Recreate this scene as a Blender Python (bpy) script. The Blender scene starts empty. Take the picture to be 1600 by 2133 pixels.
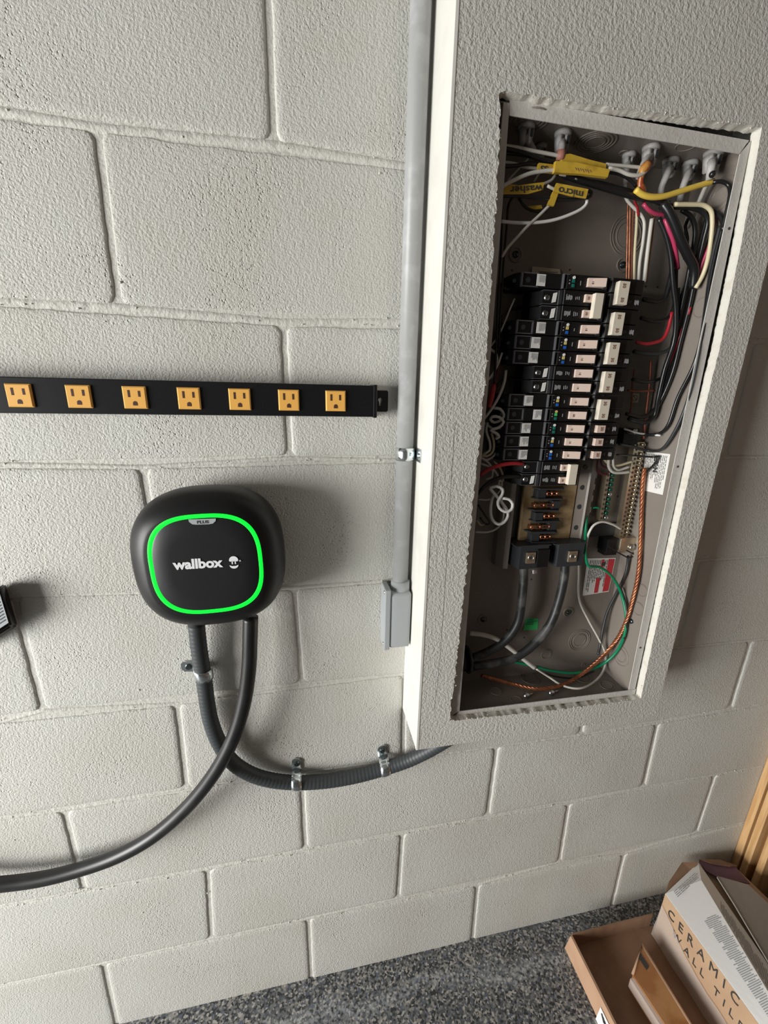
import bpy, bmesh, math, random
from mathutils import Vector, Matrix, noise
import numpy as np
random.seed(7)
S = bpy.context.scene
COL = S.collection

# ------------------------------------------------------------------ camera
CC = Vector((0.02228123, -0.65109078, -0.29689768))
RM = ((0.98152227, -0.19017319, 0.02117073),
      (-0.03286378, -0.27653623, -0.9604414),
      (0.18850468, 0.94199887, -0.27767628))
FP = 865.83913
cam = bpy.data.cameras.new('camera'); co = bpy.data.objects.new('camera', cam); COL.objects.link(co)
cam.sensor_fit = 'HORIZONTAL'; cam.sensor_width = 36.0; cam.lens = 36.0 * FP / 1600.0
cam.clip_start = 0.01
m = Matrix(((RM[0][0], -RM[1][0], -RM[2][0], CC.x), (RM[0][1], -RM[1][1], -RM[2][1], CC.y),
            (RM[0][2], -RM[1][2], -RM[2][2], CC.z), (0, 0, 0, 1)))
co.matrix_world = m
S.camera = co
# ------------------------------------------------------------------ world, lights, exposure
w = bpy.data.worlds.new('world'); S.world = w; w.use_nodes = True
w.node_tree.nodes['Background'].inputs[0].default_value = (0.86, 0.93, 1.0, 1)
w.node_tree.nodes['Background'].inputs[1].default_value = 0.08
def area(name, loc, target, sx, sy, power, col):
    l = bpy.data.lights.new(name, 'AREA'); l.shape = 'RECTANGLE'; l.size = sx; l.size_y = sy
    l.energy = power; l.color = col
    o = bpy.data.objects.new(name, l); COL.objects.link(o); o.location = loc
    d = Vector(target) - Vector(loc); o.rotation_euler = d.to_track_quat('-Z', 'Y').to_euler()
    return o
area('garage_door_daylight', (-2.7, -1.28, -0.74), (0.1, -0.1, -0.98), 1.45, 1.4, 154, (1.0, 0.99, 0.965))
S.view_settings.view_transform = 'Standard'; S.view_settings.look = 'None'
S.view_settings.gamma = 1.0; S.view_settings.use_curve_mapping = False
S.view_settings.exposure = 0.0

# ------------------------------------------------------------------ geometry helpers
def ray(px, py):
    v = ((px - 800) / FP, (py - 1066.5) / FP, 1.0)
    return Vector([RM[0][i] * v[0] + RM[1][i] * v[1] + RM[2][i] * v[2] for i in range(3)])
def at(px, py, d=0.0):          # point d metres in front of the block wall
    r = ray(px, py); return CC + r * ((-d - CC.y) / r.y)
def atx(px, py, X):
    r = ray(px, py); return CC + r * ((X - CC.x) / r.x)
def atz(px, py, Z):
    r = ray(px, py); return CC + r * ((Z - CC.z) / r.z)
def aw(px, py, d):              # a point kept inside the metal enclosure
    p = at(px, py, d)
    if p.x > 0.610: p = atx(px, py, 0.610)
    if p.z < -0.828: p = atz(px, py, -0.828)
    if p.z > 0.022: p = atz(px, py, 0.022)
    if p.x < 0.264: p.x = 0.264
    return p

def link(name, bm, mat, parent=None, smooth=False):
    me = bpy.data.meshes.new(name); bm.normal_update(); bm.to_mesh(me); bm.free()
    if mat: me.materials.append(mat)
    if smooth:
        for p in me.polygons: p.use_smooth = True
    o = bpy.data.objects.new(name, me); COL.objects.link(o)
    if parent: o.parent = parent
    return o
def tag(o, label=None, cat=None, group=None, kind=None):
    if label: o['label'] = label
    if cat: o['category'] = cat
    if group: o['group'] = group
    if kind: o['kind'] = kind
    return o
def thing(name, label, cat, group=None, loc=(0, 0, 0)):
    o = bpy.data.objects.new(name, None); COL.objects.link(o); o.location = loc
    o.empty_display_size = .02
    return tag(o, label, cat, group)
def rebase(o):
    """put the empty at its children's base without moving them"""
    return o
def box(bm, x0, x1, y0, y1, z0, z1, bev=0.0):
    vs = [bm.verts.new((x, y, z)) for x in (x0, x1) for y in (y0, y1) for z in (z0, z1)]
    q = [(0, 1, 3, 2), (4, 6, 7, 5), (0, 4, 5, 1), (2, 3, 7, 6), (0, 2, 6, 4), (1, 5, 7, 3)]
    fs = [bm.faces.new([vs[i] for i in f]) for f in q]
    bmesh.ops.recalc_face_normals(bm, faces=fs)
    if bev:
        es = list({e for f in fs for e in f.edges})
        bmesh.ops.bevel(bm, geom=es, offset=bev, segments=2, affect='EDGES', profile=.5)
def hexa(bm, a, b):
    """solid between two matching point loops a and b"""
    va = [bm.verts.new(p) for p in a]; vb = [bm.verts.new(p) for p in b]; n = len(a)
    fs = [bm.faces.new(va), bm.faces.new(list(reversed(vb)))]
    for i in range(n):
        j = (i + 1) % n
        fs.append(bm.faces.new((va[i], vb[i], vb[j], va[j])))
    bmesh.ops.recalc_face_normals(bm, faces=fs)
def slab(bm, pts, n, t):
    n = Vector(n).normalized() * t
    hexa(bm, [Vector(p) for p in pts], [Vector(p) + n for p in pts])
def xz_profile(bm, prof, z0, z1):
    """profile of (x, depth from wall) swept along z"""
    hexa(bm, [Vector((x, -d, z0)) for x, d in prof], [Vector((x, -d, z1)) for x, d in prof])
def cyl(bm, p0, p1, r0, r1=None, n=16, cap=True):
    p0 = Vector(p0); p1 = Vector(p1); r1 = r0 if r1 is None else r1
    d = (p1 - p0).normalized(); u = d.orthogonal().normalized(); v = d.cross(u)
    A = [bm.verts.new(p0 + (u * math.cos(t) + v * math.sin(t)) * r0) for t in [2 * math.pi * i / n for i in range(n)]]
    B = [bm.verts.new(p1 + (u * math.cos(t) + v * math.sin(t)) * r1) for t in [2 * math.pi * i / n for i in range(n)]]
    fs = []
    for i in range(n):
        j = (i + 1) % n; fs.append(bm.faces.new((A[i], A[j], B[j], B[i])))
    if cap: fs += [bm.faces.new(A), bm.faces.new(list(reversed(B)))]
    bmesh.ops.recalc_face_normals(bm, faces=fs)
def spline(pts, step=.004):
    pts = [Vector(p) for p in pts]
    if len(pts) == 2: 
        n = max(1, int((pts[1] - pts[0]).length / step)); return [pts[0].lerp(pts[1], i / n) for i in range(n + 1)]
    P = [pts[0] * 2 - pts[1]] + pts + [pts[-1] * 2 - pts[-2]]
    out = []
    for i in range(1, len(P) - 2):
        a, b, c, d = P[i - 1:i + 3]
        # centripetal parameter spacing keeps the curve from overshooting
        t0 = 0; t1 = t0 + max((b - a).length, 1e-5) ** .5; t2 = t1 + max((c - b).length, 1e-5) ** .5; t3 = t2 + max((d - c).length, 1e-5) ** .5
        n = max(2, int((c - b).length / step))
        for k in range(n):
            t = t1 + (t2 - t1) * k / n
            A1 = a * ((t1 - t) / (t1 - t0)) + b * ((t - t0) / (t1 - t0)); A2 = b * ((t2 - t) / (t2 - t1)) + c * ((t - t1) / (t2 - t1))
            A3 = c * ((t3 - t) / (t3 - t2)) + d * ((t - t2) / (t3 - t2))
            B1 = A1 * ((t2 - t) / (t2 - t0)) + A2 * ((t - t0) / (t2 - t0)); B2 = A2 * ((t3 - t) / (t3 - t1)) + A3 * ((t - t1) / (t3 - t1))
            out.append(B1 * ((t2 - t) / (t2 - t1)) + B2 * ((t - t1) / (t2 - t1)))
    out.append(pts[-1]); return out
def tube(bm, path, r, n=8, rf=None, closed=False):
    path = [Vector(p) for p in path]; N = len(path)
    T = []
    for i in range(N):
        a = path[(i - 1) % N] if (closed or i) else path[i]; b = path[(i + 1) % N] if (closed or i < N - 1) else path[i]
        T.append((b - a).normalized())
    u = T[0].orthogonal().normalized(); rings = []
    for i in range(N):
        u = (u - T[i] * u.dot(T[i])).normalized(); v = T[i].cross(u)
        rr = r if rf is None else rf(i, N)
        rings.append([bm.verts.new(path[i] + (u * math.cos(t) + v * math.sin(t)) * rr) for t in [2 * math.pi * k / n for k in range(n)]])
    last = N if closed else N - 1
    for i in range(last):
        A = rings[i]; B = rings[(i + 1) % N]
        for k in range(n):
            l = (k + 1) % n; bm.faces.new((A[k], A[l], B[l], B[k]))
    if not closed:
        bm.faces.new(list(reversed(rings[0]))); bm.faces.new(rings[-1])
def ring(bm, c, nrm, R, r, n=32, m_=6):
    nrm = Vector(nrm).normalized(); u = nrm.orthogonal().normalized(); v = nrm.cross(u)
    tube(bm, [Vector(c) + (u * math.cos(t) + v * math.sin(t)) * R for t in [2 * math.pi * i / n for i in range(n)]], r, m_, closed=True)
def text(name, s, org, xd, yd, size, mat, parent=None, bold=0.0, align='LEFT', width=None, depth=.0002, shear=0, space=1.0):
    cu = bpy.data.curves.new(name, 'FONT'); cu.body = s; cu.size = size; cu.extrude = depth; cu.offset = bold; cu.space_character = space
    cu.align_x = align; cu.resolution_u = 3; cu.shear = shear
    t = bpy.data.objects.new(name, cu); COL.objects.link(t)
    bpy.context.view_layer.update()
    me = bpy.data.meshes.new_from_object(t)
    bpy.data.objects.remove(t); bpy.data.curves.remove(cu)
    xd = Vector(xd).normalized(); zd = xd.cross(Vector(yd)).normalized(); yd = zd.cross(xd)
    sx = 1.0
    if width:
        w0 = max(v.co.x for v in me.vertices) - min(v.co.x for v in me.vertices); sx = width / w0
    M = Matrix(((xd.x * sx, yd.x, zd.x, org[0]), (xd.y * sx, yd.y, zd.y, org[1]), (xd.z * sx, yd.z, zd.z, org[2]), (0, 0, 0, 1)))
    me.transform(M); me.materials.clear(); me.materials.append(mat); me.name = name
    o = bpy.data.objects.new(name, me); COL.objects.link(o)
    if parent: o.parent = parent
    return o

# ------------------------------------------------------------------ materials
def mat(name, col, rough=.5, metal=0.0, emit=0.0, bump=None, var=None, alpha=1.0, coat=0.0, spec=.5, trans=0.0):
    """bump = list of (scale, strength, distance[, kind]); var = (colour2, scale, lo, hi)"""
    M = bpy.data.materials.new(name); M.use_nodes = True; nt = M.node_tree; N = nt.nodes; L = nt.links
    b = N['Principled BSDF']
    b.inputs['Base Color'].default_value = (*col, 1); b.inputs['Roughness'].default_value = rough
    b.inputs['Metallic'].default_value = metal; b.inputs['Specular IOR Level'].default_value = spec
    b.inputs['Coat Weight'].default_value = coat; b.inputs['Alpha'].default_value = alpha
    b.inputs['Transmission Weight'].default_value = trans
    if emit:
        b.inputs['Emission Color'].default_value = (*col, 1); b.inputs['Emission Strength'].default_value = emit
    geo = N.new('ShaderNodeNewGeometry')
    if var:
        for k, (c2, sc, lo, hi) in enumerate(var if isinstance(var, list) else [var]):
            n = N.new('ShaderNodeTexNoise'); n.inputs['Scale'].default_value = sc; n.inputs['Detail'].default_value = 5
            L.new(geo.outputs['Position'], n.inputs['Vector'])
            mr = N.new('ShaderNodeMapRange'); mr.inputs[1].default_value = lo; mr.inputs[2].default_value = hi
            L.new(n.outputs['Fac'], mr.inputs[0])
            mx = N.new('ShaderNodeMix'); mx.data_type = 'RGBA'
            src = b.inputs['Base Color'].links[0].from_socket if b.inputs['Base Color'].links else None
            if src: L.new(src, mx.inputs[6])
            else: mx.inputs[6].default_value = (*col, 1)
            mx.inputs[7].default_value = (*c2, 1)
            L.new(mr.outputs[0], mx.inputs[0]); L.new(mx.outputs[2], b.inputs['Base Color'])
    prev = None
    for bp in (bump or []):
        sc, st, di = bp[:3]; kind = bp[3] if len(bp) > 3 else 'noise'
        if kind == 'noise':
            n = N.new('ShaderNodeTexNoise'); n.inputs['Detail'].default_value = 3; n.inputs['Roughness'].default_value = .55; out = n.outputs['Fac']
            L.new(geo.outputs['Position'], n.inputs['Vector']); n.inputs['Scale'].default_value = sc
        else:       # pits
            n = N.new('ShaderNodeTexVoronoi'); n.inputs['Scale'].default_value = sc; n.inputs['Randomness'].default_value = 1
            L.new(geo.outputs['Position'], n.inputs['Vector'])
            mr = N.new('ShaderNodeMapRange'); mr.inputs[1].default_value = .05; mr.inputs[2].default_value = .30; L.new(n.outputs['Distance'], mr.inputs[0])
            n2 = N.new('ShaderNodeTexNoise'); n2.inputs['Scale'].default_value = 9; n2.inputs['Detail'].default_value = 2; L.new(geo.outputs['Position'], n2.inputs['Vector'])
            m2 = N.new('ShaderNodeMapRange'); m2.inputs[1].default_value = .50; m2.inputs[2].default_value = .68; L.new(n2.outputs['Fac'], m2.inputs[0])
            mm = N.new('ShaderNodeMath'); mm.operation = 'SUBTRACT'; mm.inputs[0].default_value = 1; L.new(mr.outputs[0], mm.inputs[1])
            m3 = N.new('ShaderNodeMath'); m3.operation = 'MULTIPLY'; L.new(mm.outputs[0], m3.inputs[0]); L.new(m2.outputs[0], m3.inputs[1])
            m4 = N.new('ShaderNodeMath'); m4.operation = 'SUBTRACT'; m4.inputs[0].default_value = 1; L.new(m3.outputs[0], m4.inputs[1]); out = m4.outputs[0]
        bn = N.new('ShaderNodeBump'); bn.inputs['Strength'].default_value = st; bn.inputs['Distance'].default_value = di
        L.new(out, bn.inputs['Height'])
        if prev: L.new(prev.outputs[0], bn.inputs['Normal'])
        prev = bn
    if prev: L.new(prev.outputs[0], b.inputs['Normal'])
    return M

PAINT = (0.60, 0.597, 0.552)
M_block = mat('painted_block', PAINT, .62, var=((.565, .55, .50), 6, .4, .65),
              bump=[(330, .75, .0021), (120, .35, .0024), (210, .8, .0022, 'pit')])
M_mortar = mat('painted_mortar', (.61, .60, .55), .65, bump=[(240, .6, .0022)])
M_chase = mat('sprayed_drywall', (.59, .58, .535), .6, var=((.55, .54, .495), 8, .4, .65), bump=[(210, .75, .0024), (420, .3, .001)])
M_bead = mat('smooth_white_side', (.72, .71, .655), .45, var=((.67, .66, .60), 22, .5, .7), bump=[(60, .12, .001)])
M_gyp = mat('torn_gypsum', (.68, .66, .59), .85, var=((.62, .58, .50), 60, .55, .68), bump=[(220, .5, .0015)])
M_rim = mat('painted_rim', (.58, .565, .525), .5, var=((.50, .48, .44), 14, .5, .7), bump=[(240, .5, .0012)])
M_encl = mat('taupe_enclosure', (.235, .207, .180), .40, var=((.205, .178, .152), 7, .4, .65), bump=[(30, .08, .001)], spec=.4)
M_encl2 = mat('taupe_ring', (.30, .26, .23), .38)
M_black = mat('black_plastic', (.008, .008, .009), .36, spec=.4)
M_brk = mat('breaker_black', (.007, .007, .0075), .42, spec=.35, bump=[(300, .1, .0004)])
M_clear = mat('smoky_breaker_edge', (.10, .10, .105), .18)
M_handle = mat('handle_beige', (.68, .535, .455), .4)
M_cream = mat('tie_cream', (.70, .64, .53), .42)
M_stamp = mat('handle_stamp', (.25, .14, .10), .6)
M_whitel = mat('white_label', (.78, .77, .73), .5)
M_grayp = mat('grey_print', (.40, .41, .42), .5)
M_darkp = mat('dark_print', (.05, .05, .05), .5)
M_dim = mat('dim_print', (.12, .12, .13), .5)
M_steel = mat('zinc_steel', (.72, .78, .80), .22, 1.0, bump=[(90, .25, .001)])
M_screw = mat('screw_steel', (.62, .60, .56), .3, 1.0)
M_blkscrew = mat('dark_screw', (.10, .12, .12), .25, .9)
M_brass = mat('tinned_terminal', (.62, .54, .40), .32, .9)
M_copper = mat('bare_copper', (.55, .22, .11), .35, .8, var=((.36, .13, .07), 80, .4, .6))
M_copdark = mat('varnished_copper', (.30, .10, .06), .45, .5)
M_tan = mat('tan_insulator', (.36, .26, .14), .5, var=((.22, .14, .06), 40, .45, .65))
M_fin = mat('slate_plastic', (.035, .038, .042), .45, spec=.35)
M_wh = mat('white_insulation', (.62, .60, .54), .38)
M_whb = mat('bright_white_insulation', (.80, .80, .76), .35)
M_cr = mat('cream_insulation', (.66, .58, .38), .38)
M_bk = mat('black_insulation', (.012, .012, .013), .28)
M_bk2 = mat('charcoal_insulation', (.03, .032, .034), .35)
M_rd = mat('red_insulation', (.42, .02, .03), .35)
M_drd = mat('dark_red_insulation', (.10, .015, .02), .4)
M_pk = mat('crimson_insulation', (.42, .04, .10), .35)
M_gn = mat('green_insulation', (.0, .20, .085), .35)
M_yl = mat('yellow_tape', (.62, .41, .045), .45, var=((.45, .27, .03), 60, .5, .68))
M_yl2 = mat('yellow_sleeve', (.80, .56, .09), .4)
M_svc = mat('service_cable_jacket', (.02, .021, .022), .45, var=((.13, .13, .125), 28, .5, .72))
M_painted = mat('overspray_grey', (.42, .41, .40), .55, bump=[(200, .4, .001)], var=((.30, .29, .28), 60, .5, .65))
M_pvc = mat('grey_pvc', (.33, .335, .335), .42, var=((.39, .395, .40), 45, .5, .66), bump=[(50, .12, .001)])
M_pvc2 = mat('grey_pvc_fitting', (.34, .36, .37), .42)
M_cond = mat('conduit_charcoal', (.045, .051, .054), .5)
M_cable = mat('rubber_cable', (.010, .010, .0105), .38, var=((.018, .018, .0185), 30, .5, .7))
M_shell = mat('charger_shell', (.008, .008, .0085), .42, spec=.35)
M_face = mat('charger_face', (.016, .016, .018), .38, spec=.4)
M_led = mat('green_light', (.0, 1.0, .035), .4, emit=1.0)
M_badge = mat('badge_grey', (.42, .45, .47), .4)
M_logo = mat('logo_white', (.85, .87, .88), .5)
M_strip = mat('strip_black', (.008, .008, .009), .34, spec=.35)
M_yo = mat('outlet_amber', (.86, .46, .10), .42)
M_slot = mat('slot_dark', (.06, .02, .01), .7)
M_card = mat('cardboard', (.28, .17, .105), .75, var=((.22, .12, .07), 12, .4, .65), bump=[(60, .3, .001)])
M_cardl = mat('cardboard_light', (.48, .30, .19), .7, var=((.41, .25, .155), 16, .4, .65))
M_tile = mat('tile_carton', (.50, .34, .21), .65, var=((.45, .29, .18), 14, .4, .65))
M_orange = mat('taped_cardboard', (.50, .25, .10), .25, var=((.38, .16, .05), 18, .45, .6), coat=.4)
M_paper = mat('white_carton', (.88, .88, .86), .5)
M_film = mat('plastic_film', (.72, .64, .58), .25, alpha=.42, bump=[(40, .6, .004)])
M_purple = mat('purple_print', (.13, .06, .10), .45)
M_wood = mat('pine', (.66, .42, .20), .55, var=((.54, .31, .13), 30, .42, .62))
M_backing = mat('dark_wood_wall', (.09, .052, .032), .7)
M_plain = mat('room_paint', (.15, .147, .14), .8)
M_warn = mat('warning_red', (.55, .04, .05), .45)
M_greenst = mat('green_sticker', (.05, .55, .16), .5)
M_teal = mat('teal_board', (.0, .16, .12), .5)
M_blue = mat('blue_led_block', (.01, .12, .50), .35)
M_goldl = mat('gold_indicator', (.62, .50, .16), .4)
M_beige = mat('beige_note', (.52, .47, .36), .6)

# wood grain stretched vertically
def pine_mat():
    nt = M_wood.node_tree; N = nt.nodes; L = nt.links
    mp = N.new('ShaderNodeMapping'); mp.inputs['Scale'].default_value = (4, 4, .25)
    geo = [n for n in N if n.type == 'NEW_GEOMETRY'][0]; ns = [n for n in N if n.type == 'TEX_NOISE'][0]
    L.new(geo.outputs['Position'], mp.inputs['Vector']); L.new(mp.outputs[0], ns.inputs['Vector'])
pine_mat()
def floor_mat():
    M = bpy.data.materials.new('epoxy_flake_floor'); M.use_nodes = True; nt = M.node_tree; N = nt.nodes; L = nt.links
    b = N['Principled BSDF']; geo = N.new('ShaderNodeNewGeometry')
    v = N.new('ShaderNodeTexVoronoi'); v.inputs['Scale'].default_value = 260; L.new(geo.outputs['Position'], v.inputs['Vector'])
    sep = N.new('ShaderNodeSeparateColor'); L.new(v.outputs['Color'], sep.inputs[0])
    cr = N.new('ShaderNodeValToRGB'); cr.color_ramp.interpolation = 'CONSTANT'; L.new(sep.outputs[0], cr.inputs[0])
    e = cr.color_ramp.elements; cols = [(0, (.03, .032, .036)), (.22, (.085, .09, .095)), (.45, (.17, .175, .175)), (.65, (.10, .12, .16)), (.74, (.28, .27, .25)), (.9, (.42, .40, .37))]
    e[0].position = 0; e[0].color = (*cols[0][1], 1); e[1].position = cols[1][0]; e[1].color = (*cols[1][1], 1)
    for p, c in cols[2:]:
        q = e.new(p); q.color = (*c, 1)
    # pale scuff that crosses the floor
    a = atz(640, 2128, -1.626); c = atz(1080, 2015, -1.626); d = (c - a).normalized(); nn = Vector((-d.y, d.x, 0))
    dot = N.new('ShaderNodeVectorMath'); dot.operation = 'DOT_PRODUCT'; dot.inputs[1].default_value = nn; L.new(geo.outputs['Position'], dot.inputs[0])
    off = nn.dot(a)
    ns = N.new('ShaderNodeTexNoise'); ns.inputs['Scale'].default_value = 7; ns.inputs['Detail'].default_value = 6; L.new(geo.outputs['Position'], ns.inputs['Vector'])
    m1 = N.new('ShaderNodeMath'); m1.operation = 'MULTIPLY_ADD'; m1.inputs[1].default_value = .12; m1.inputs[2].default_value = -off - .06; L.new(ns.outputs['Fac'], m1.inputs[0])
    m2 = N.new('ShaderNodeMath'); m2.operation = 'ADD'; L.new(dot.outputs['Value'], m2.inputs[0]); L.new(m1.outputs[0], m2.inputs[1])
    m3 = N.new('ShaderNodeMath'); m3.operation = 'ABSOLUTE'; L.new(m2.outputs[0], m3.inputs[0])
    mr = N.new('ShaderNodeMapRange'); mr.inputs[1].default_value = .028; mr.inputs[2].default_value = .004; L.new(m3.outputs[0], mr.inputs[0])
    n3 = N.new('ShaderNodeTexNoise'); n3.inputs['Scale'].default_value = 120; n3.inputs['Detail'].default_value = 4; L.new(geo.outputs['Position'], n3.inputs['Vector'])
    m4 = N.new('ShaderNodeMapRange'); m4.inputs[1].default_value = .42; m4.inputs[2].default_value = .62; m4.inputs[4].default_value = .5; L.new(n3.outputs['Fac'], m4.inputs[0])
    m5 = N.new('ShaderNodeMath'); m5.operation = 'MULTIPLY'; L.new(mr.outputs[0], m5.inputs[0]); L.new(m4.outputs[0], m5.inputs[1])
    mx = N.new('ShaderNodeMix'); mx.data_type = 'RGBA'; L.new(m5.outputs[0], mx.inputs[0]); L.new(cr.outputs[0], mx.inputs[6]); mx.inputs[7].default_value = (.50, .53, .56, 1)
    L.new(mx.outputs[2], b.inputs['Base Color']); b.inputs['Roughness'].default_value = .45
    bn = N.new('ShaderNodeBump'); bn.inputs['Strength'].default_value = .4; bn.inputs['Distance'].default_value = .001
    L.new(sep.outputs[1], bn.inputs['Height']); L.new(bn.outputs[0], b.inputs['Normal'])
    return M
M_floor = floor_mat()

# ------------------------------------------------------------------ block wall
B = .2032
FLOOR = -1.626
OBS = [(0,0,570,300),(-1,0,200,264),(-1,1,247,640),(0,1,590,672),(0,2,603,955),(-1,2,297,974),(0,3,612,1226),(-2,4,90,1482),(0,4,628,1425),
 (-1,4,368,1468),(-1,5,388,1643),(-2,5,133,1690),(1,4,843,1405),(-2,6,175,1856),(0,6,636,1770),(-1,6,432,1812),(1,6,838,1738),(2,5,1035,1556),
 (2,6,1015,1701),(3,6,1185,1675),(4,5,1370,1508),(4,6,1340,1640),(5,6,1490,1615),(5,4,1565,1335),(5,5,1521,1477),(-1,7,440,1957),(1,7,829,1872),
 (3,7,1165,1797),(5,7,1450,1735),(-2,7,215,2008),(0,7,642,1915),(2,7,995,1845),(4,7,1300,1780),(2,8,985,1952),(0,8,648,2038),(4,8,1275,1885),(-2,8,240,2125),
 (-9,0,5,230),(-9,1,5,628),(-9,2,5,968),(-9,3,5,1243),(-9,4,5,1505),(-9,5,5,1705),(9,0,840,345),(9,1,840,670),(9,2,840,960),(9,3,820,1210)]
lines = {r: [] for r in range(-5, 9)}; jx = {}
for k, r, px, py in OBS:
    p = at(px, py, 0); lines[r].append((p.x, p.z)); 
    if abs(k) < 8: jx[(k, r)] = p.x
def hz(r, x):
    z0 = -r * B
    if r == 8: return FLOOR - .01
    l = sorted(lines[r])
    if not l: return z0
    return float(np.interp(x, [a for a, b in l], [b for a, b in l]))
def kx(k, r, c):
    # joint k of course c at course line r
    return jx.get((k, r), k * B)
wall = bpy.data.objects.new('wall_back', None); COL.objects.link(wall); wall['kind'] = 'structure'
wall['label'] = 'painted concrete block wall in warm off-white'
def block(name, TL, TR, BR, BL, gv, gh, proud):
    bm = bmesh.new()
    n_h, n_v = 46, 24; cr = .0045
    corners = [Vector((TL[0] + gv, 0, TL[1] - gh)), Vector((TR[0] - gv, 0, TR[1] - gh)), Vector((BR[0] - gv, 0, BR[1] + gh)), Vector((BL[0] + gv, 0, BL[1] + gh))]
    out = []
    for i in range(4):
        a = corners[i]; b = corners[(i + 1) % 4]; n = n_h if i % 2 == 0 else n_v
        L = (b - a).length
        for j in range(n):
            t = j / n; p = a.lerp(b, t)
            # pull the corners round
            e = min(t, 1 - t) * L
            out.append((p, e, i))
    cen = sum(corners, Vector()) / 4
    pts = []
    for p, e, i in out:
        q = p.copy()
        if e < cr: q += (cen - p).normalized() * (cr - e) * (1 - math.cos((1 - e / cr) * math.pi / 2)) * .9
        amp = .0011 if i % 2 else .0016
        q.x += noise.noise((p.x * 60, p.z * 60, 3)) * amp + noise.noise((p.x * 200, p.z * 200, 3)) * amp * .4
        q.z += noise.noise((p.x * 60, p.z * 60, 9)) * amp + noise.noise((p.x * 200, p.z * 200, 9)) * amp * .4
        pts.append(q)
    def loop(inset, y):
        vs = []
        for q in pts:
            dx = max(-1, min(1, (cen.x - q.x) / .02)); dz = max(-1, min(1, (cen.z - q.z) / .02))
            vs.append(bm.verts.new((q.x + dx * inset, y, q.z + dz * inset)))
        return vs
    R = [loop(-.0008, .012), loop(-.0003, .0032), loop(.0008, .0008), loop(.0028, -proud), loop(.010, -proud - .0002)]
    n = len(pts)
    for a, b in zip(R, R[1:]):
        for i in range(n):
            j = (i + 1) % n; bm.faces.new((a[i], a[j], b[j], b[i]))
    bm.faces.new(R[-1])
    bmesh.ops.recalc_face_normals(bm, faces=bm.faces[:])
    o = link(name, bm, M_block, wall, True); o.data.polygons[-1].use_smooth = True
    return o
for c in range(-4, 8):
    par = 0 if c % 2 else 1
    ks = [k for k in range(-9, 8) if (k % 2) == par]
    for a, b in zip(ks, ks[1:]):
        xl0, xl1 = kx(a, c, c), kx(a, c + 1, c); xr0, xr1 = kx(b, c, c), kx(b, c + 1, c)
        xr0, xr1 = min(xr0, 1.235), min(xr1, 1.235)
        if xl0 > 1.2: continue
        gv = .0042; gh = .0042 if c < 2 else .0022
        block('concrete_block', (xl0, hz(c, xl0)), (xr0, hz(c, xr0)), (xr1, hz(c + 1, xr1)), (xl1, hz(c + 1, xl1)), gv, gh, random.uniform(-.0003, .0004))
# mortar: a lumpy bed just behind the block faces; fuller on the horizontal joints
bm = bmesh.new()
v = [bm.verts.new(p) for p in ((-1.85, .0026, FLOOR - .02), (1.25, .0026, FLOOR - .02), (1.25, .0026, .82), (-1.85, .0026, .82))]; bm.faces.new(v)
link('mortar_bed', bm, M_mortar, wall)
bm = bmesh.new()
for r in range(-4, 8):
    hw = .0062 if r < 2 else .0042
    top = .0004 if r < 2 else .0002
    X = np.linspace(-1.8, 1.235, 900); prev = None
    for x in X:
        z = hz(r, x)
        j = noise.noise((x * 90, r * 7.1, 0)) ; j2 = noise.noise((x * 260, r * 3.3, 5))
        w0 = hw * (1 + .25 * j); yy = top + .0009 * j + .0006 * j2
        row = [bm.verts.new((x, .0032, z - w0)), bm.verts.new((x, yy + .0006, z - w0 * .55 + .0012 * j2)), bm.verts.new((x, yy - .0002 * (1 + j2), z + .0006 * j2)), bm.verts.new((x, yy + .0004, z + w0 * .55)), bm.verts.new((x, .0032, z + w0))]
        if prev:
            for i in range(4): bm.faces.new((prev[i], row[i], row[i + 1], prev[i + 1]))
        prev = row
bmesh.ops.recalc_face_normals(bm, faces=bm.faces[:])
tag(link('mortar_joint', bm, M_mortar, wall, True), kind='stuff')
# stray mortar crumbs and paint blobs along the joints
bm = bmesh.new(); rr = random.Random(3)
for i in range(520):
    r = rr.choice([0, 1, 1, 2, 2, 3, 4, 5, 6, 6, 7, 7]); x = rr.uniform(-.62, 1.15)
    z = hz(r, x) + rr.gauss(0, .0045) if rr.random() < .75 else rr.uniform(-1.6, .15)
    s = rr.uniform(.0005, .0013)
    bmesh.ops.create_icosphere(bm, subdivisions=1, radius=s, matrix=Matrix.Translation((x, -.0002, z)) @ Matrix.Diagonal((1 + rr.random(), .8, 1 + rr.random() * .8, 1)))
tag(link('mortar_crumbs', bm, M_mortar, wall, True), kind='stuff')

# ------------------------------------------------------------------ floor, other room surfaces
def plane(name, pts, m_):
    bm = bmesh.new(); bm.faces.new([bm.verts.new(p) for p in pts]); o = link(name, bm, m_); o['kind'] = 'structure'; return o
plane('floor', [(-3.2, .02, FLOOR), (-3.2, -3.6, FLOOR), (1.30, -3.6, FLOOR), (1.30, .02, FLOOR)], M_floor)
plane('ceiling', [(-3.2, .02, .86), (1.30, .02, .86), (1.30, -3.6, .86), (-3.2, -3.6, .86)], M_plain)
plane('wall_front', [(-3.2, -3.6, FLOOR), (-3.2, -3.6, .86), (1.30, -3.6, .86), (1.30, -3.6, FLOOR)], M_plain)
wr = plane('wall_right', [(1.262, .02, FLOOR), (1.262, -3.6, FLOOR), (1.262, -3.6, .86), (1.262, .02, .86)], M_backing)
bds = [(-.0004, .0177, 0, 'pine board flat against the block wall in the right corner'), (.0225, .0386, .002, 'second pine board out from the block wall, right corner'),
       (.0523, .0673, .004, 'third pine board out, before the widest dark gap, right corner')]
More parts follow.
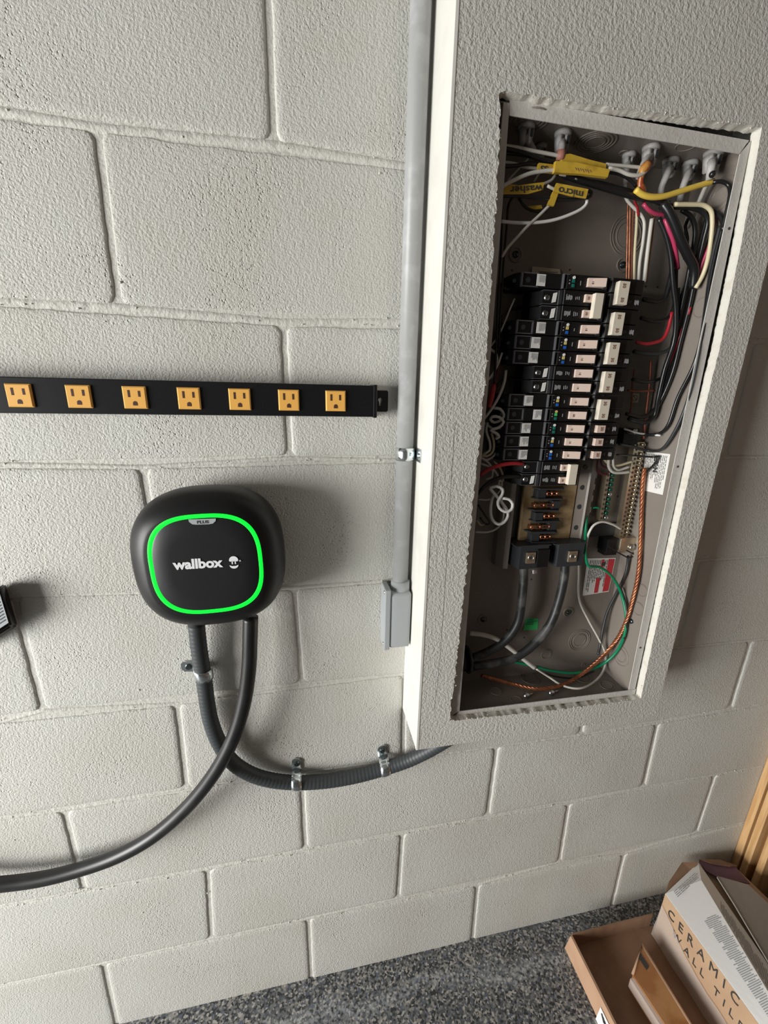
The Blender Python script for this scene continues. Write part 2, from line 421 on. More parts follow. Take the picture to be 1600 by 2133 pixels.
for y0, y1, dx, lab in bds:
    bm = bmesh.new(); box(bm, 1.1795 + dx, 1.258, -y1, -max(y0, .0008), FLOOR + .0005, .5, .0012)
    tag(link('pine_board', bm, M_wood), lab, 'board', 'pine boards standing on end in the corner')

# ------------------------------------------------------------------ drywall chase with the cut opening
XL, XR, YF, ZB = .1985, .6810, -.100, -.8893
chase = bpy.data.objects.new('wall_chase', None); COL.objects.link(chase); chase['kind'] = 'structure'; chase['label'] = 'boxed out drywall chase around the breaker panel'
hole = [(.2562, .0334), (.6203, .0422), (.629, -.085), (.6328, -.22), (.6300, -.363), (.632, -.6095), (.6362, -.8442), (.529, -.8448), (.4028, -.8421), (.2555, -.8365), (.2613, -.65), (.2647, -.452), (.2671, -.3154), (.2658, -.195), (.2621, -.0634)]
hp = []; 
for i in range(len(hole)):
    a = Vector((hole[i][0], 0, hole[i][1])); b = Vector((hole[(i + 1) % len(hole)][0], 0, hole[(i + 1) % len(hole)][1]))
    n = max(2, int((b - a).length / .0035))
    for j in range(n):
        p = a.lerp(b, j / n); left = i >= 9; right = 1 <= i < 6; bot = 6 <= i < 9; topm = i == 0
        amp = .0028 if (left or bot) else (.0008 if right else .0016)
        s = noise.noise((p.x * 130, p.z * 130, 1)) * amp + noise.noise((p.x * 420, p.z * 420, 2)) * amp * .7
        hp.append(Vector((p.x + (s if (left or right) else 0), YF, p.z + (s if (topm or bot) else 0))))
bm = bmesh.new()
outer = [(XL, ZB), (XL, .83), (XR, .83), (XR, ZB)]
ov = []
for i in range(4):
    a = outer[i]; b = outer[(i + 1) % 4]; n = 6
    for j in range(n): ov.append(bm.verts.new((a[0] + (b[0] - a[0]) * j / n, YF, a[1] + (b[1] - a[1]) * j / n)))
hv = [bm.verts.new(p) for p in hp]
es = [bm.edges.new((ov[i], ov[(i + 1) % len(ov)])) for i in range(len(ov))] + [bm.edges.new((hv[i], hv[(i + 1) % len(hv)])) for i in range(len(hv))]
bmesh.ops.triangle_fill(bm, use_beauty=True, use_dissolve=False, edges=es, normal=(0, -1, 0))
for f in bm.faces:
    if f.normal.y > 0: f.normal_flip()
link('front_board', bm, M_chase, chase)
bm = bmesh.new()      # cut edge of the board: white and crumbly
n = len(hp)
lay = []
for L_, (dy, ins) in enumerate([(0, 0), (.003, -.0004), (.008, .0004), (.0127, .0012)]):
    row = []
    for q in hp:
        cx = .444; cz = -.4
        s = noise.noise((q.x * 300, q.z * 300, L_ * 5.0)) * .0008 * (1 if L_ else 0)
        left = q.x < .27; right = q.x > .615
        row.append(bm.verts.new((q.x + ((ins + s) * (1 if left else -1) if (left or right) else 0), YF + dy, q.z + (0 if (left or right) else (-(ins + s) if q.z > -.4 else ins + s)))))
    lay.append(row)
for a, b in zip(lay, lay[1:]):
    for i in range(n):
        j = (i + 1) % n; bm.faces.new((a[i], a[j], b[j], b[i]))
bmesh.ops.recalc_face_normals(bm, faces=bm.faces[:])
link('cut_edge', bm, M_gyp, chase, True)
bm = bmesh.new(); rr = random.Random(5)
for i in range(300):      # torn paper and crumbs round the cut
    q = rr.choice(hp); 
    if q.x > .61 and rr.random() < .94: continue
    s = rr.uniform(.0004, .0010)
    bmesh.ops.create_icosphere(bm, subdivisions=1, radius=s, matrix=Matrix.Translation((q.x + rr.gauss(0, .0012), YF + rr.uniform(-.0008, .003), q.z + rr.gauss(0, .0012))) @ Matrix.Diagonal((rr.uniform(.6, 1.6), .8, rr.uniform(.6, 2.0), 1)))
tag(link('gypsum_crumbs', bm, M_gyp, chase), kind='stuff')
bm = bmesh.new(); box(bm, XL, XL + .003, YF + .0003, .001, ZB + .0003, .83); link('left_side', bm, M_bead, chase)
bm = bmesh.new(); box(bm, XL - .0006, XL + .004, YF - .0006, YF + .006, ZB, .83, .0006); link('corner_bead', bm, M_bead, chase)
bm = bmesh.new(); box(bm, XR - .003, XR, YF + .0003, .001, ZB, .83); link('right_side', bm, M_chase, chase)
bm = bmesh.new(); box(bm, XL + .003, XR - .003, YF + .0003, .001, ZB, ZB + .003); link('bottom_side', bm, M_chase, chase)
bm = bmesh.new()      # hairline crack down the left of the front
tube(bm, [at(x, y, .1001) for x, y in ((948, 880), (940, 1000), (934, 1100), (927, 1220), (918, 1350), (912, 1420), (904, 1480))], .00015, 4)
link('hairline_crack', bm, M_darkp, chase)

# ------------------------------------------------------------------ panel enclosure
panel = thing('breaker_panel', 'open taupe metal breaker panel recessed in the drywall chase', 'breaker panel')
EX0, EX1, EZ0, EZ1, EB, EF = .262, .618, -.838, .030, -.006, -.0885
bm = bmesh.new()
box(bm, EX0, EX1, EB, EB + .0015, EZ0, EZ1); link('back_plate', bm, M_encl, panel)
bm = bmesh.new(); box(bm, EX0 - .0015, EX0, EF, EB, EZ0, EZ1); tag(link('side_plate', bm, M_encl, panel))
bm = bmesh.new(); box(bm, EX1, EX1 + .0015, EF, EB, EZ0, EZ1); tag(link('side_plate', bm, M_encl, panel))
bm = bmesh.new(); box(bm, EX0, EX1, EF, EB, EZ1, EZ1 + .0015); link('top_plate', bm, M_encl, panel)
bm = bmesh.new(); box(bm, EX0, EX1, EF, EB, EZ0 - .0015, EZ0); link('bottom_plate', bm, M_encl, panel)
# front flange, four painted strips with small mitre gaps
def strip4(pts): 
    bm = bmesh.new(); slab(bm, [(x, EF - .0012, z) for x, z in pts], (0, 1, 0), .0012); return bm
link('flange', strip4([(.2745, .0185), (.6050, .0165), (.6155, .0325), (.2735, .0350)]), M_rim, panel)
link('flange', strip4([(.6062, .0165), (.6065, -.20), (.6080, -.42), (.6160, -.8300), (.6300, -.8300), (.6260, -.42), (.6235, -.20), (.6190, .0325)]), M_rim, panel)
link('flange', strip4([(.2770, -.8290), (.6145, -.8315), (.6155, -.8307), (.6320, -.8307), (.6320, -.8430), (.2670, -.8410)]), M_rim, panel)
link('flange', strip4([(.2660, .0300), (.2735, .0300), (.2755, -.07), (.2775, -.284), (.2757, -.53), (.2765, -.8280), (.2600, -.8380), (.262, -.45)]), M_rim, panel)
# knockouts
def knock(c, nrm, radii):
    bm = bmesh.new(); nrm = Vector(nrm)
    for R in radii: ring(bm, Vector(c) + nrm * .0002, nrm, R, .0009)
    cyl(bm, Vector(c) - nrm * .0005, Vector(c) + nrm * .0005, min(radii) * .90, n=28)
    link('knockout', bm, M_encl, panel)
def onback(px, py): return at(px, py, .0062)
for px, py, R in ((1207, 1333, (.0135, .020, .0235)), (1138, 1362, (.0085, .011)), (1306, 490, (.018, .024, .028)), (1215, 1385, (.004,))):
    knock(onback(px, py), (0, -1, 0), R)
for px, py, R in ((1240, 296, (.0125, .017, .0215, .026)), (1430, 303, (.0125,)), (1103, 250, (.014, .019, .024)), (1300, 318, (.006,))):
    knock(atz(px, py, EZ1 - .0002), (0, 0, -1), R)
for px, py, R in ((1105, 1412, (.011, .015, .019)), (1033, 1440, (.010,)), (1212, 1410, (.012, .017)), (1075, 1458, (.010,)), (1265, 1428, (.009, .013))):
    knock(atz(px, py, EZ0 + .0002), (0, 0, 1), R)
for px, py, R in ((1500, 410, (.012, .018, .024)), (1293, 1365, (.013, .020)), (1330, 1268, (.012,)), (1338, 1230, (.011,)), (1462, 640, (.014,))):
    p = atx(px, py, EX1 - .0002); 
    if p.y > EB - .012: p.y = EB - .018
    knock(p, (-1, 0, 0), R)
# mounting dimples with screws, small holes
for px, py, sc in ((1074, 530, 1), (1297, 552, 1), (1006, 1290, 1), (1184, 1275, 1)):
    p = onback(px, py); bm = bmesh.new(); ring(bm, p, (0, -1, 0), .0095, .0016); link('mounting_dimple', bm, M_encl, panel, True)
    bm = bmesh.new(); cyl(bm, p + Vector((0, .001, 0)), p + Vector((0, -.0022, 0)), .0052, .0045); cyl(bm, p + Vector((0, -.002, 0)), p + Vector((0, -.0034, 0)), .0022); link('mounting_screw', bm, M_blkscrew, panel, True)
p = atx(1316, 1294, EX1); bm = bmesh.new(); cyl(bm, p + Vector((.001, 0, 0)), p + Vector((-.003, 0, 0)), .0045); link('mounting_screw', bm, M_blkscrew, panel, True)
for px, py in ((1067, 563), (1187, 562), (1107, 1207), (1056, 1312), (1132, 1305), (1092, 1328), (1345, 597), (1287, 1034), (1250, 1033), (1370, 598)):
    p = onback(px, py); bm = bmesh.new(); cyl(bm, p + Vector((0, .0004, 0)), p + Vector((0, -.0003, 0)), .0016, n=12); link('drilled_hole', bm, M_darkp, panel)
for px, py in ((1519, 476), (1412, 972), (1334, 1349), (1198, 1450)):
    p = at(px, py, .0898); bm = bmesh.new(); cyl(bm, p, p + Vector((0, -.0004, 0)), .0019, n=12); link('flange_hole', bm, M_darkp, panel)
# beige handwritten note tucked behind the breakers
q = [at(1109, 555, .010), at(1166, 561, .010), at(1170, 585, .010), at(1106, 580, .010)]
bm = bmesh.new(); slab(bm, q, (0, -1, 0), .0004); nt_ = link('paper_note', bm, M_beige, panel)
tag(nt_, 'beige paper note with faint writing')
bm = bmesh.new()
for a, b, y in ((1122, 1162, 566), (1126, 1150, 572)): tube(bm, [at(a, y - 1, .0108), at((a + b) / 2, y + 1, .0108), at(b, y + 1, .0108)], .0005, 4)
link('note_writing', bm, M_dim, nt_)

def printed(parent, quad, mat_, rows, nrm, fill=(.55, .98), hfrac=.45, seed=1, name='printed_text', cols=1, u0=.05, u1=.95, v0=.06, v1=.94):
    """thin printed text lines over a quad (TL, TR, BR, BL)"""
    r = random.Random(seed); bm = bmesh.new(); TL, TR, BR, BL = [Vector(p) for p in quad]; nrm = Vector(nrm)
    def P(u, v): return (TL.lerp(TR, u)).lerp(BL.lerp(BR, u), v) + nrm * .0007
    for i in range(rows):
        va = v0 + (v1 - v0) * i / rows; vb = va + (v1 - v0) / rows * hfrac
        u = u0; e = u0 + (u1 - u0) * r.uniform(*fill)
        while u < e:
            w_ = r.uniform(.05, .16); x = min(u + w_, e)
            slab(bm, [P(u, va), P(x, va), P(x, vb), P(u, vb)], nrm, .0001); u = x + .02
    return link(name, bm, mat_, parent)
# rating label on the right side plate
q = [Vector(atx(*c, EX1 - .0006)) for c in ((1345, 940), (1397, 946), (1381, 1031), (1339, 1021))]
bm = bmesh.new(); slab(bm, q, (-1, 0, 0), .0004); lab = tag(link('rating_label', bm, M_whitel, panel), 'white rating label with black print')
TLq, TRq, BRq, BLq = q
# the lettering stands on its side: lines run down the label
nq = (-1, 0, 0)
printed(lab, (TRq, BRq, BLq, TLq), M_darkp, 13, nq, seed=4, hfrac=.30, v0=.1, v1=1.0)
def on(quad, u, v, off=.0012, nrm=(-1, 0, 0)):
    a, b, c, d = quad; return (a.lerp(b, u)).lerp(d.lerp(c, u), v) + Vector(nrm) * off
o0 = on(q, .42, .10)
text('maker_name', 'E:T·N', o0, on(q, .42, .5) - o0, on(q, .9, .1) - o0, .0115, M_darkp, lab, bold=.0006)
# warning label on back
q = [at(c[0], c[1], .0066) for c in ((1224, 1163), (1283, 1162), (1268, 1232), (1213, 1241))]
bm = bmesh.new(); slab(bm, q, (0, -1, 0), .0003); lab = tag(link('warning_label', bm, M_whitel, panel), 'white warning label with red bands')
printed(lab, (q[1], q[2], q[3], q[0]), M_darkp, 14, (0, -1, 0), seed=6, v0=.10, hfrac=.35)
def sub(qd, u0, u1, v0, v1, off=.0008): return [on(qd, u, v, off, (0, -1, 0)) for u, v in ((u0, v0), (u1, v0), (u1, v1), (u0, v1))]
bm = bmesh.new(); slab(bm, sub(q, .74, .96, .03, .97), (0, -1, 0), .0002); slab(bm, sub(q, .50, .60, .04, .28), (0, -1, 0), .0002); slab(bm, sub(q, .42, .56, .55, .97), (0, -1, 0), .0002); link('warning_band', bm, M_warn, lab)
bm = bmesh.new(); c_ = on(q, .58, .16, .0012, (0, -1, 0)); cyl(bm, c_, c_ + Vector((0, -.0002, 0)), .0045); link('warning_symbol', bm, M_darkp, lab)
q = [at(c[0], c[1], .0066) for c in ((1096, 1288), (1121, 1288), (1120, 1311), (1090, 1313))]
bm = bmesh.new(); slab(bm, q, (0, -1, 0), .0003); lab = tag(link('inspection_sticker', bm, M_greenst, panel), 'small green sticker')
printed(lab, q, M_teal, 4, (0, -1, 0), seed=8, v1=.6)
q = [at(c[0], c[1], .0066) for c in ((1317, 819), (1332, 820), (1329, 839), (1313, 838))]
bm = bmesh.new(); slab(bm, q, (0, -1, 0), .0004); lab = tag(link('torque_sticker', bm, M_beige, panel), 'small square beige sticker')
bm = bmesh.new(); c_ = at(1323, 829, .0072); ring(bm, c_, (0, -1, 0), .0045, .0004, 16, 4); tube(bm, [c_ + Vector((-.004, 0, .004)), c_ + Vector((.004, 0, -.004))], .0004, 4); link('sticker_mark', bm, M_darkp, lab)

# bus assembly
bus = bpy.data.objects.new('bus_assembly', None); COL.objects.link(bus); bus.parent = panel; bus['label'] = 'bus bars and insulator under the breakers'
bm = bmesh.new(); box(bm, .386, .484, -.030, -.022, -.565, -.135, .001); link('insulator_board', bm, M_tan, bus)
bm = bmesh.new(); xz_profile(bm, [(.350, .0065), (.350, .022), (.358, .036), (.366, .038), (.366, .0065)], -.588, -.14)
xz_profile(bm, [(.366, .0065), (.366, .012), (.386, .012), (.386, .0065)], -.588, -.14); link('mounting_rail', bm, M_encl, bus)
bm = bmesh.new(); xz_profile(bm, [(.486, .0065), (.486, .028), (.500, .034), (.502, .037), (.504, .034), (.516, .030), (.516, .0065)], -.560, -.14)
for i in range(20): box(bm, .516, .5185, -.030, -.0245, -.555 + i * .0205, -.545 + i * .0205)
link('mounting_rail', bm, M_encl, bus)
for z in (-.4125, -.4475, -.482, -.520): 
    bm = bmesh.new(); cyl(bm, (.4925, -.0312, z), (.4925, -.0325, z), .0042, n=16); link('rail_hole', bm, M_darkp, bus)
rowz = lambda i: -.1449 - .02 * (i - 1)
for k, (px, py) in enumerate(((1146, 1028), (1138, 1052), (1140, 1075), (1130, 1097), (1132, 1118))):
    p = at(px, py, .042); z = p.z
    bm = bmesh.new()
    for dz in (.0085, -.0085) if k in (0, 4) else ((-.0085,) if k % 2 else (-.0085,)):
        pts = [(p.x - .026, z + dz), (p.x - .020, z + dz + .0015), (p.x + .020, z + dz + .0015), (p.x + .026, z + dz)]
        xz = [(x, .030) for x, _ in pts]; hexa(bm, [Vector((p.x - .027, -.030, z + dz - .0012)), Vector((p.x - .022, -.046, z + dz - .0012)), Vector((p.x + .02, -.050, z + dz - .0012)), Vector((p.x + .030, -.030, z + dz - .0012))],
             [Vector((p.x - .027, -.030, z + dz + .0012)), Vector((p.x - .022, -.046, z + dz + .0012)), Vector((p.x + .02, -.050, z + dz + .0012)), Vector((p.x + .030, -.030, z + dz + .0012))])
    if k % 2 == 0: box(bm, p.x - .024, p.x - .008, -.044, -.030, z - .007, z + .007, .001)
    else: box(bm, p.x + .010, p.x + .026, -.044, -.030, z - .007, z + .007, .001)
    fin = link('stab_fin', bm, M_fin, bus)
    bm = bmesh.new()
    x0 = p.x - .006 if k % 2 == 0 else p.x - .022; x1 = p.x + .012
    for s in (-1, 1):
        xs = [x0 + (x1 - x0) * t / 6 for t in range(7)]
        tube(bm, [Vector((x, -.044 + (.0012 if i % 2 else 0), z + s * (.0016 + (.0014 if i % 2 == 0 else 0)))) for i, x in enumerate(xs)], .0011, 6)
    for i in (0, 3, 6): box(bm, x0 + (x1 - x0) * i / 6 - .001, x0 + (x1 - x0) * i / 6 + .001, -.0445, -.034, z - .0034, z + .0034)
    link('copper_stab', bm, M_copper, fin, True)
# main lugs
for lx0, lx1, px, py, sc in ((.3680, .4300, 1105, 1161, 1), (.4390, .4985, 1192, 1158, 1)):
    bm = bmesh.new()
    zt = -.5415; zb = -.5830
    hexa(bm, [Vector((lx0, -.012, zt)), Vector((lx0 + .010, -.054, zt)), Vector((lx1, -.054, zt)), Vector((lx1, -.012, zt))],
             [Vector((lx0, -.012, zb)), Vector((lx0 + .010, -.054, zb)), Vector((lx1, -.054, zb)), Vector((lx1, -.012, zb))])
    box(bm, lx0 - .001, lx1 + .003, -.056, -.010, zt, zt + .002, .0005)
    bl = link('main_lug', bm, M_fin, bus); 
    p = at(px, py, .055); bm = bmesh.new(); box(bm, p.x - .0085, p.x + .0085, -.0572, -.054, p.z - .0105, p.z + .0095, .0008); lg = link('lug_body', bm, M_brass, bl)
    bm = bmesh.new(); ring(bm, p + Vector((0, -.0024, 0)), (0, -1, 0), .0050, .0013, 20); cyl(bm, p + Vector((0, -.002, 0)), p + Vector((0, -.0012, 0)), .0045); link('set_screw', bm, M_screw, bl, True)
    bm = bmesh.new(); cyl(bm, p + Vector((0, -.0024, 0)), p + Vector((0, -.0028, 0)), .0028, n=6); link('hex_socket', bm, M_darkp, bl)
    if sc and lx0 < .4:
        bm = bmesh.new(); box(bm, lx1 - .022, lx1 + .001, -.0575, -.052, zb + .002, zt - .006, .0015); link('lug_shroud', bm, M_black, bl)
        p2 = at(1113, 1187, .045); bm = bmesh.new(); cyl(bm, p2, p2 + Vector((0, -.002, -.006)), .0045, n=10); link('lug_bolt', bm, M_screw, bl)
# neutral bar and ground bar
def terminal_bar(name, tl, bl_, wid, n, scr, lab_, green=False, d=.024):
    a = at(*tl, d); b = at(*bl_, d); ax = (b - a); L = ax.length; ax.normalize()
    X = Vector((0, -1, 0)).cross(ax).normalized()
    if X.x < 0: X = -X
    root = bpy.data.objects.new(name, None); COL.objects.link(root); root.parent = panel; root['label'] = lab_
    bm = bmesh.new()
    def bx(u0, u1, v0, v1, y0, y1):
        P = [a + X * u + ax * v_ for u, v_ in ((u0, v0), (u1, v0), (u1, v1), (u0, v1))]
        hexa(bm, [Vector((p.x, -y0, p.z)) for p in P], [Vector((p.x, -y1, p.z)) for p in P])
    bx(0, wid * .36, 0, L, d - .010, d + .001); link('bar', bm, M_brass, root)
    bm = bmesh.new(); bx(wid * .40, wid * .95, 0, L, d - .012, d - .005); link('bar', bm, M_brass if not green else M_encl2, root)
    for i in range(n):
        v_ = L * (i + .5) / n; c = a + X * wid * .72 + ax * v_; c.y = -(d - .005)
        bm = bmesh.new(); cyl(bm, c, c + Vector((0, -.0062, 0)), L / n * .36, n=12); ring(bm, c + Vector((0, -.0062, 0)), (0, -1, 0), L / n * .30, .0006, 12, 4)
        s = link('terminal_screw', bm, scr if not (green and i in (4, 9)) else M_steel, root, True)
        bm = bmesh.new(); cc = c + Vector((0, -.0064, 0)); t = random.uniform(0, 3); dv = Vector((math.cos(t), 0, math.sin(t))) * L / n * .24; tube(bm, [cc - dv, cc + dv], .0006, 4); link('screw_slot', bm, M_darkp, s)
        cc = a + X * wid * .20 + ax * v_; cc.y = -(d + .001); bm = bmesh.new(); cyl(bm, cc, cc + Vector((0, -.0004, 0)), L / n * .27, n=10); link('wire_hole', bm, M_darkp, root)
    return root
terminal_bar('neutral_bar', (1322, 922), (1284, 1140), .0265, 24, M_brass, 'long tinned neutral bar with a row of screws')
terminal_bar('ground_bar', (1263, 985), (1247, 1084), .0200, 10, mat('green_screw', (.01, .12, .07), .35, .5), 'short ground bar with green screws', True)
def pbox(name, px0, py0, px1, py1, d0, d1, m_, parent, bev=.001):
    a = at(px0, py0, d1); b = at(px1, py1, d1); bm = bmesh.new(); box(bm, min(a.x, b.x), max(a.x, b.x), -d1, -d0, min(a.z, b.z), max(a.z, b.z), bev); return link(name, bm, m_, parent)
pbox('bonding_strap', 1232, 1092, 1290, 1115, .010, .014, M_fin, panel, .0005)
pbox('bar_bracket', 1268, 1124, 1296, 1150, .006, .032, M_black, panel)
pbox('bar_bracket', 1262, 1140, 1284, 1156, .006, .026, M_black, panel)
nl = pbox('neutral_lug', 1295, 1122, 1325, 1150, .014, .036, M_brass, panel)
p = at(1316, 1140, .0365); bm = bmesh.new(); cyl(bm, p, p + Vector((0, -.003, 0)), .006, n=14); link('set_screw', bm, M_screw, nl, True)
bm = bmesh.new(); tube(bm, [at(1264, 1138, .038), at(1308, 1162, .038), at(1327, 1158, .036), at(1305, 1146, .036)], .0013, 6); link('retainer_wire', bm, M_black, nl)
nt2 = pbox('bar_bracket', 1302, 893, 1328, 926, .008, .030, M_black, panel)
p = at(1322, 898, .031); bm = bmesh.new(); cyl(bm, p, p + Vector((0, -.002, 0)), .0045, n=14); link('bracket_screw', bm, M_screw, nt2, True)

# ------------------------------------------------------------------ circuit breakers
def glyphs(bm, x0, x1, z, h, d, n, seed):
    r = random.Random(seed)
    for i in range(n):
        x = x0 + (x1 - x0) * (i + .5) / n; zz = z + r.uniform(-.0006, .0006); hh = h * r.uniform(.55, 1)
        box(bm, x - .0004, x + .0004, -d - .0002, -d, zz - hh / 2, zz + hh / 2)
def handle(parent, x0, x1, z, h, txt='15', single=True):
    bm = bmesh.new()
    hexa(bm, [Vector((x0, -.070, z - h / 2)), Vector((x1, -.070, z - h / 2)), Vector((x1, -.0795, z - h / 2)), Vector((x0 + .006, -.0745, z - h / 2)), Vector((x0, -.0735, z - h / 2))],
             [Vector((x0, -.070, z + h / 2)), Vector((x1, -.070, z + h / 2)), Vector((x1, -.0795, z + h / 2)), Vector((x0 + .006, -.0745, z + h / 2)), Vector((x0, -.0735, z + h / 2))])
    hd = link('handle', bm, M_handle, parent)
    text('rating_number', txt, (x0 + .0048, -.0750, z + .0016), (0, 0, -1), (1, 0, 0), .0042, M_stamp, hd, bold=.0001)
    return hd
LG = 'black breakers in the left column'
def long_breaker(i, label, lab0, lab1, led, txt='15'):
    z = rowz(i); h = .0092
    t = thing('circuit_breaker', label, 'breaker', None, (0, 0, 0))
    bm = bmesh.new()
    xz_profile(bm, [(.316, .020), (.319, .054), (.326, .062), (.349, .062), (.350, .066), (.388, .066), (.390, .070), (.453, .070), (.454, .020)], z - h, z + h)
    link('body', bm, M_brk, t)
    bm = bmesh.new()      # smoky translucent cover edges over the wire well
    for a, b in ((z + h - .0016, z + h - .0004), (z - h + .0004, z - h + .0016)): box(bm, .325, .349, -.0650, -.062, a, b)
    box(bm, .3245, .3258, -.0650, -.060, z - h, z + h); box(bm, .3478, .349, -.0655, -.062, z - h + .002, z + h - .002)
    link('wire_well_cover', bm, M_clear, t)
    bm = bmesh.new(); cyl(bm, (.335, -.062, z), (.335, -.0628, z), .0035, n=12); link('terminal_screw', bm, M_fin, t)
    bm = bmesh.new(); cyl(bm, (.3195, -.054, z - .001), (.317, -.0575, z - .001), .0026, n=10); link('terminal_screw', bm, M_blkscrew, t)
    bm = bmesh.new(); box(bm, lab0, lab1, -.0665, -.066, z - .0073, z + .0073, .0002)
    l = tag(link('sticker', bm, M_whitel, t), 'small white sticker')
    printed(l, [Vector((lab1 - .001, -.0668, z + .006)), Vector((lab1 - .001, -.0668, z - .006)), Vector((lab0 + .001, -.0668, z - .006)), Vector((lab0 + .001, -.0668, z + .006))], M_grayp, 5, (0, -1, 0), seed=i, hfrac=.5)
    bm = bmesh.new(); box(bm, .3835, .3845, -.0712, -.066, z - h, z + h); box(bm, .3845, .3925, -.0712, -.0704, z + h - .0012, z + h - .0004); link('cover_edge', bm, M_clear, t)
    cols = {'blue': (M_whitel, M_goldl, M_blue), 'teal': (M_whitel, M_teal, M_teal), 'green': (M_goldl, M_greenst, M_teal), 'bluew': (M_whitel, M_blue, M_blue)}[led]
    bm = bmesh.new(); box(bm, .3945, .4015, -.0712, -.0700, z - .0085, z + .0082); w_ = link('indicator_window', bm, M_black, t)
    for k, (m_, dz) in enumerate(zip(cols, (.0050, .0008, -.0050))):
        bm = bmesh.new()
        if k == 0: cyl(bm, (.3985, -.0712, z + dz), (.3985, -.0722, z + dz), .0020, n=12)
        else: box(bm, .3962, .4005, -.0720, -.0712, z + dz - .0022, z + dz + .0020, .0003)
        link('indicator', bm, m_, w_)
    bm = bmesh.new(); box(bm, .3928, .3937, -.0706, -.070, z - .003, z - .0015); box(bm, .3928, .3937, -.0706, -.070, z + .001, z + .0022)
    glyphs(bm, .409, .412, z - .0005, .006, .070, 1, i); link('printed_text', bm, M_grayp, t)
    handle(t, .4200, .4440, z, .0110, txt)
    bm = bmesh.new(); box(bm, .4445, .4505, -.0725, -.070, z - .0070, z + .0060, .0005); link('handle_slot', bm, M_fin, t)
    return t
def pole_face(t, z, h=.0092, chip=True, txt_seed=1):
    bm = bmesh.new(); xz_profile(bm, [(.350, .020), (.352, .044), (.361, .060), (.3825, .064), (.3845, .070), (.453, .070), (.454, .020)], z - h, z + h); link('body', bm, M_brk, t)
    bm = bmesh.new()
    for a in (z + h - .0010, z - h + .0004): box(bm, .3585, .3830, -.0655, -.058, a, a + .0007)
    box(bm, .3820, .3828, -.0665, -.063, z - h, z + h); box(bm, .3870, .3878, -.0708, -.069, z - h, z + h); link('cover_edge', bm, M_clear, t)
    bm = bmesh.new(); cyl(bm, (.3665, -.0600, z), (.3665, -.0625, z), .0042, n=14); s = link('terminal_screw', bm, M_screw, t, True)
    bm = bmesh.new(); cyl(bm, (.3665, -.0625, z), (.3665, -.0628, z), .0026, n=10); link('screw_recess', bm, M_darkp, s)
    if chip:
        bm = bmesh.new(); hexa(bm, [Vector((.3735, -.0632, z - .0068)), Vector((.3790, -.0636, z - .0055)), Vector((.3800, -.0636, z + .0068)), Vector((.3750, -.0632, z + .0055))],
             [Vector((.3735, -.0645, z - .0068)), Vector((.3790, -.0650, z - .0055)), Vector((.3800, -.0650, z + .0068)), Vector((.3750, -.0645, z + .0055))]); link('sticker', bm, M_whitel, t)
    bm = bmesh.new(); glyphs(bm, .391, .401, z, .0075, .070, 6, txt_seed); glyphs(bm, .405, .413, z, .006, .070, 3, txt_seed + 5); link('printed_text', bm, M_grayp, t)
def short_breaker(i, label, txt='15'):
    t = thing('circuit_breaker', label, 'breaker'); z = rowz(i); pole_face(t, z, txt_seed=i); handle(t, .4200, .4440, z, .0112, txt)
    bm = bmesh.new(); box(bm, .4445, .4505, -.0725, -.070, z - .0070, z + .0060, .0005); link('handle_slot', bm, M_fin, t)
def double_breaker(i, label, txt='30', chips=(True, True)):
    t = thing('circuit_breaker', label, 'breaker')
    for k in (0, 1): 
        z = rowz(i + k); pole_face(t, z, chip=chips[k], txt_seed=i + k)
        bm = bmesh.new(); box(bm, .4445, .4505, -.0725, -.070, z - .0070, z + .0060, .0005); link('handle_slot', bm, M_fin, t)
        bm = bmesh.new(); box(bm, .4185, .434, -.0745, -.070, z - .0050, z + .0050, .0004); a = link('handle', bm, M_handle, t)
        text('rating_number', txt, (.4215, -.0750, z + .0020), (0, 0, -1), (1, 0, 0), .0042, M_stamp, a, bold=.0001)
    zc = (rowz(i) + rowz(i + 1)) / 2
    bm = bmesh.new(); box(bm, .4290, .4425, -.0810, -.0735, zc - .0160, zc + .0160, .0006); tag(link('handle_tie', bm, M_cream, t), 'cream tie bar joining both handles')
long_breaker(1, 'top left long breaker with white sticker and teal indicator', .3456, .3590, 'teal')
double_breaker(2, 'left column two-pole breaker second from the top, cream U-shaped tie')
long_breaker(4, 'left column long breaker right below the upper U-shaped tie', .3534, .3675, 'blue')
long_breaker(5, 'left column middle one of three long blue-lit breakers', .3480, .3620, 'blue')
long_breaker(6, 'left column lowest of three long blue-lit breakers, above the short pair', .3465, .3610, 'blue')
short_breaker(7, 'upper short single-pole breaker of the pair mid left column')
short_breaker(8, 'lower short single-pole breaker of the pair mid left column')
long_breaker(9, 'left column long breaker just below the short pair, gold and blue indicator', .3470, .3610, 'blue')
long_breaker(10, 'left column long breaker with sticker shifted right and green indicator', .3640, .3780, 'green', '20')
long_breaker(11, 'left column long breaker with plain teal indicator, third above the lower tie', .3480, .3625, 'teal')
long_breaker(12, 'left column long breaker with gold and blue indicator, second above the lower tie', .3475, .3615, 'blue')
long_breaker(13, 'left column lowest long breaker with all-blue indicator', .3480, .3620, 'bluew')
double_breaker(14, 'bottom left two-pole breaker with U-shaped tie above the bare copper stabs', chips=(False, True))
ordn = ['top', 'second from top', 'third from top', 'fourth from top', 'lowest']
def right_body(t, z, h=.0092):
    bm = bmesh.new(); xz_profile(bm, [(.4548, .020), (.4548, .062), (.4605, .070), (.500, .070), (.514, .067), (.5200, .050), (.521, .020)], z - h, z + h); link('body', bm, M_brk, t)
    bm = bmesh.new(); box(bm, .4600, .4607, -.0706, -.068, z - h + .001, z + h - .001); link('cover_edge', bm, M_clear, t)
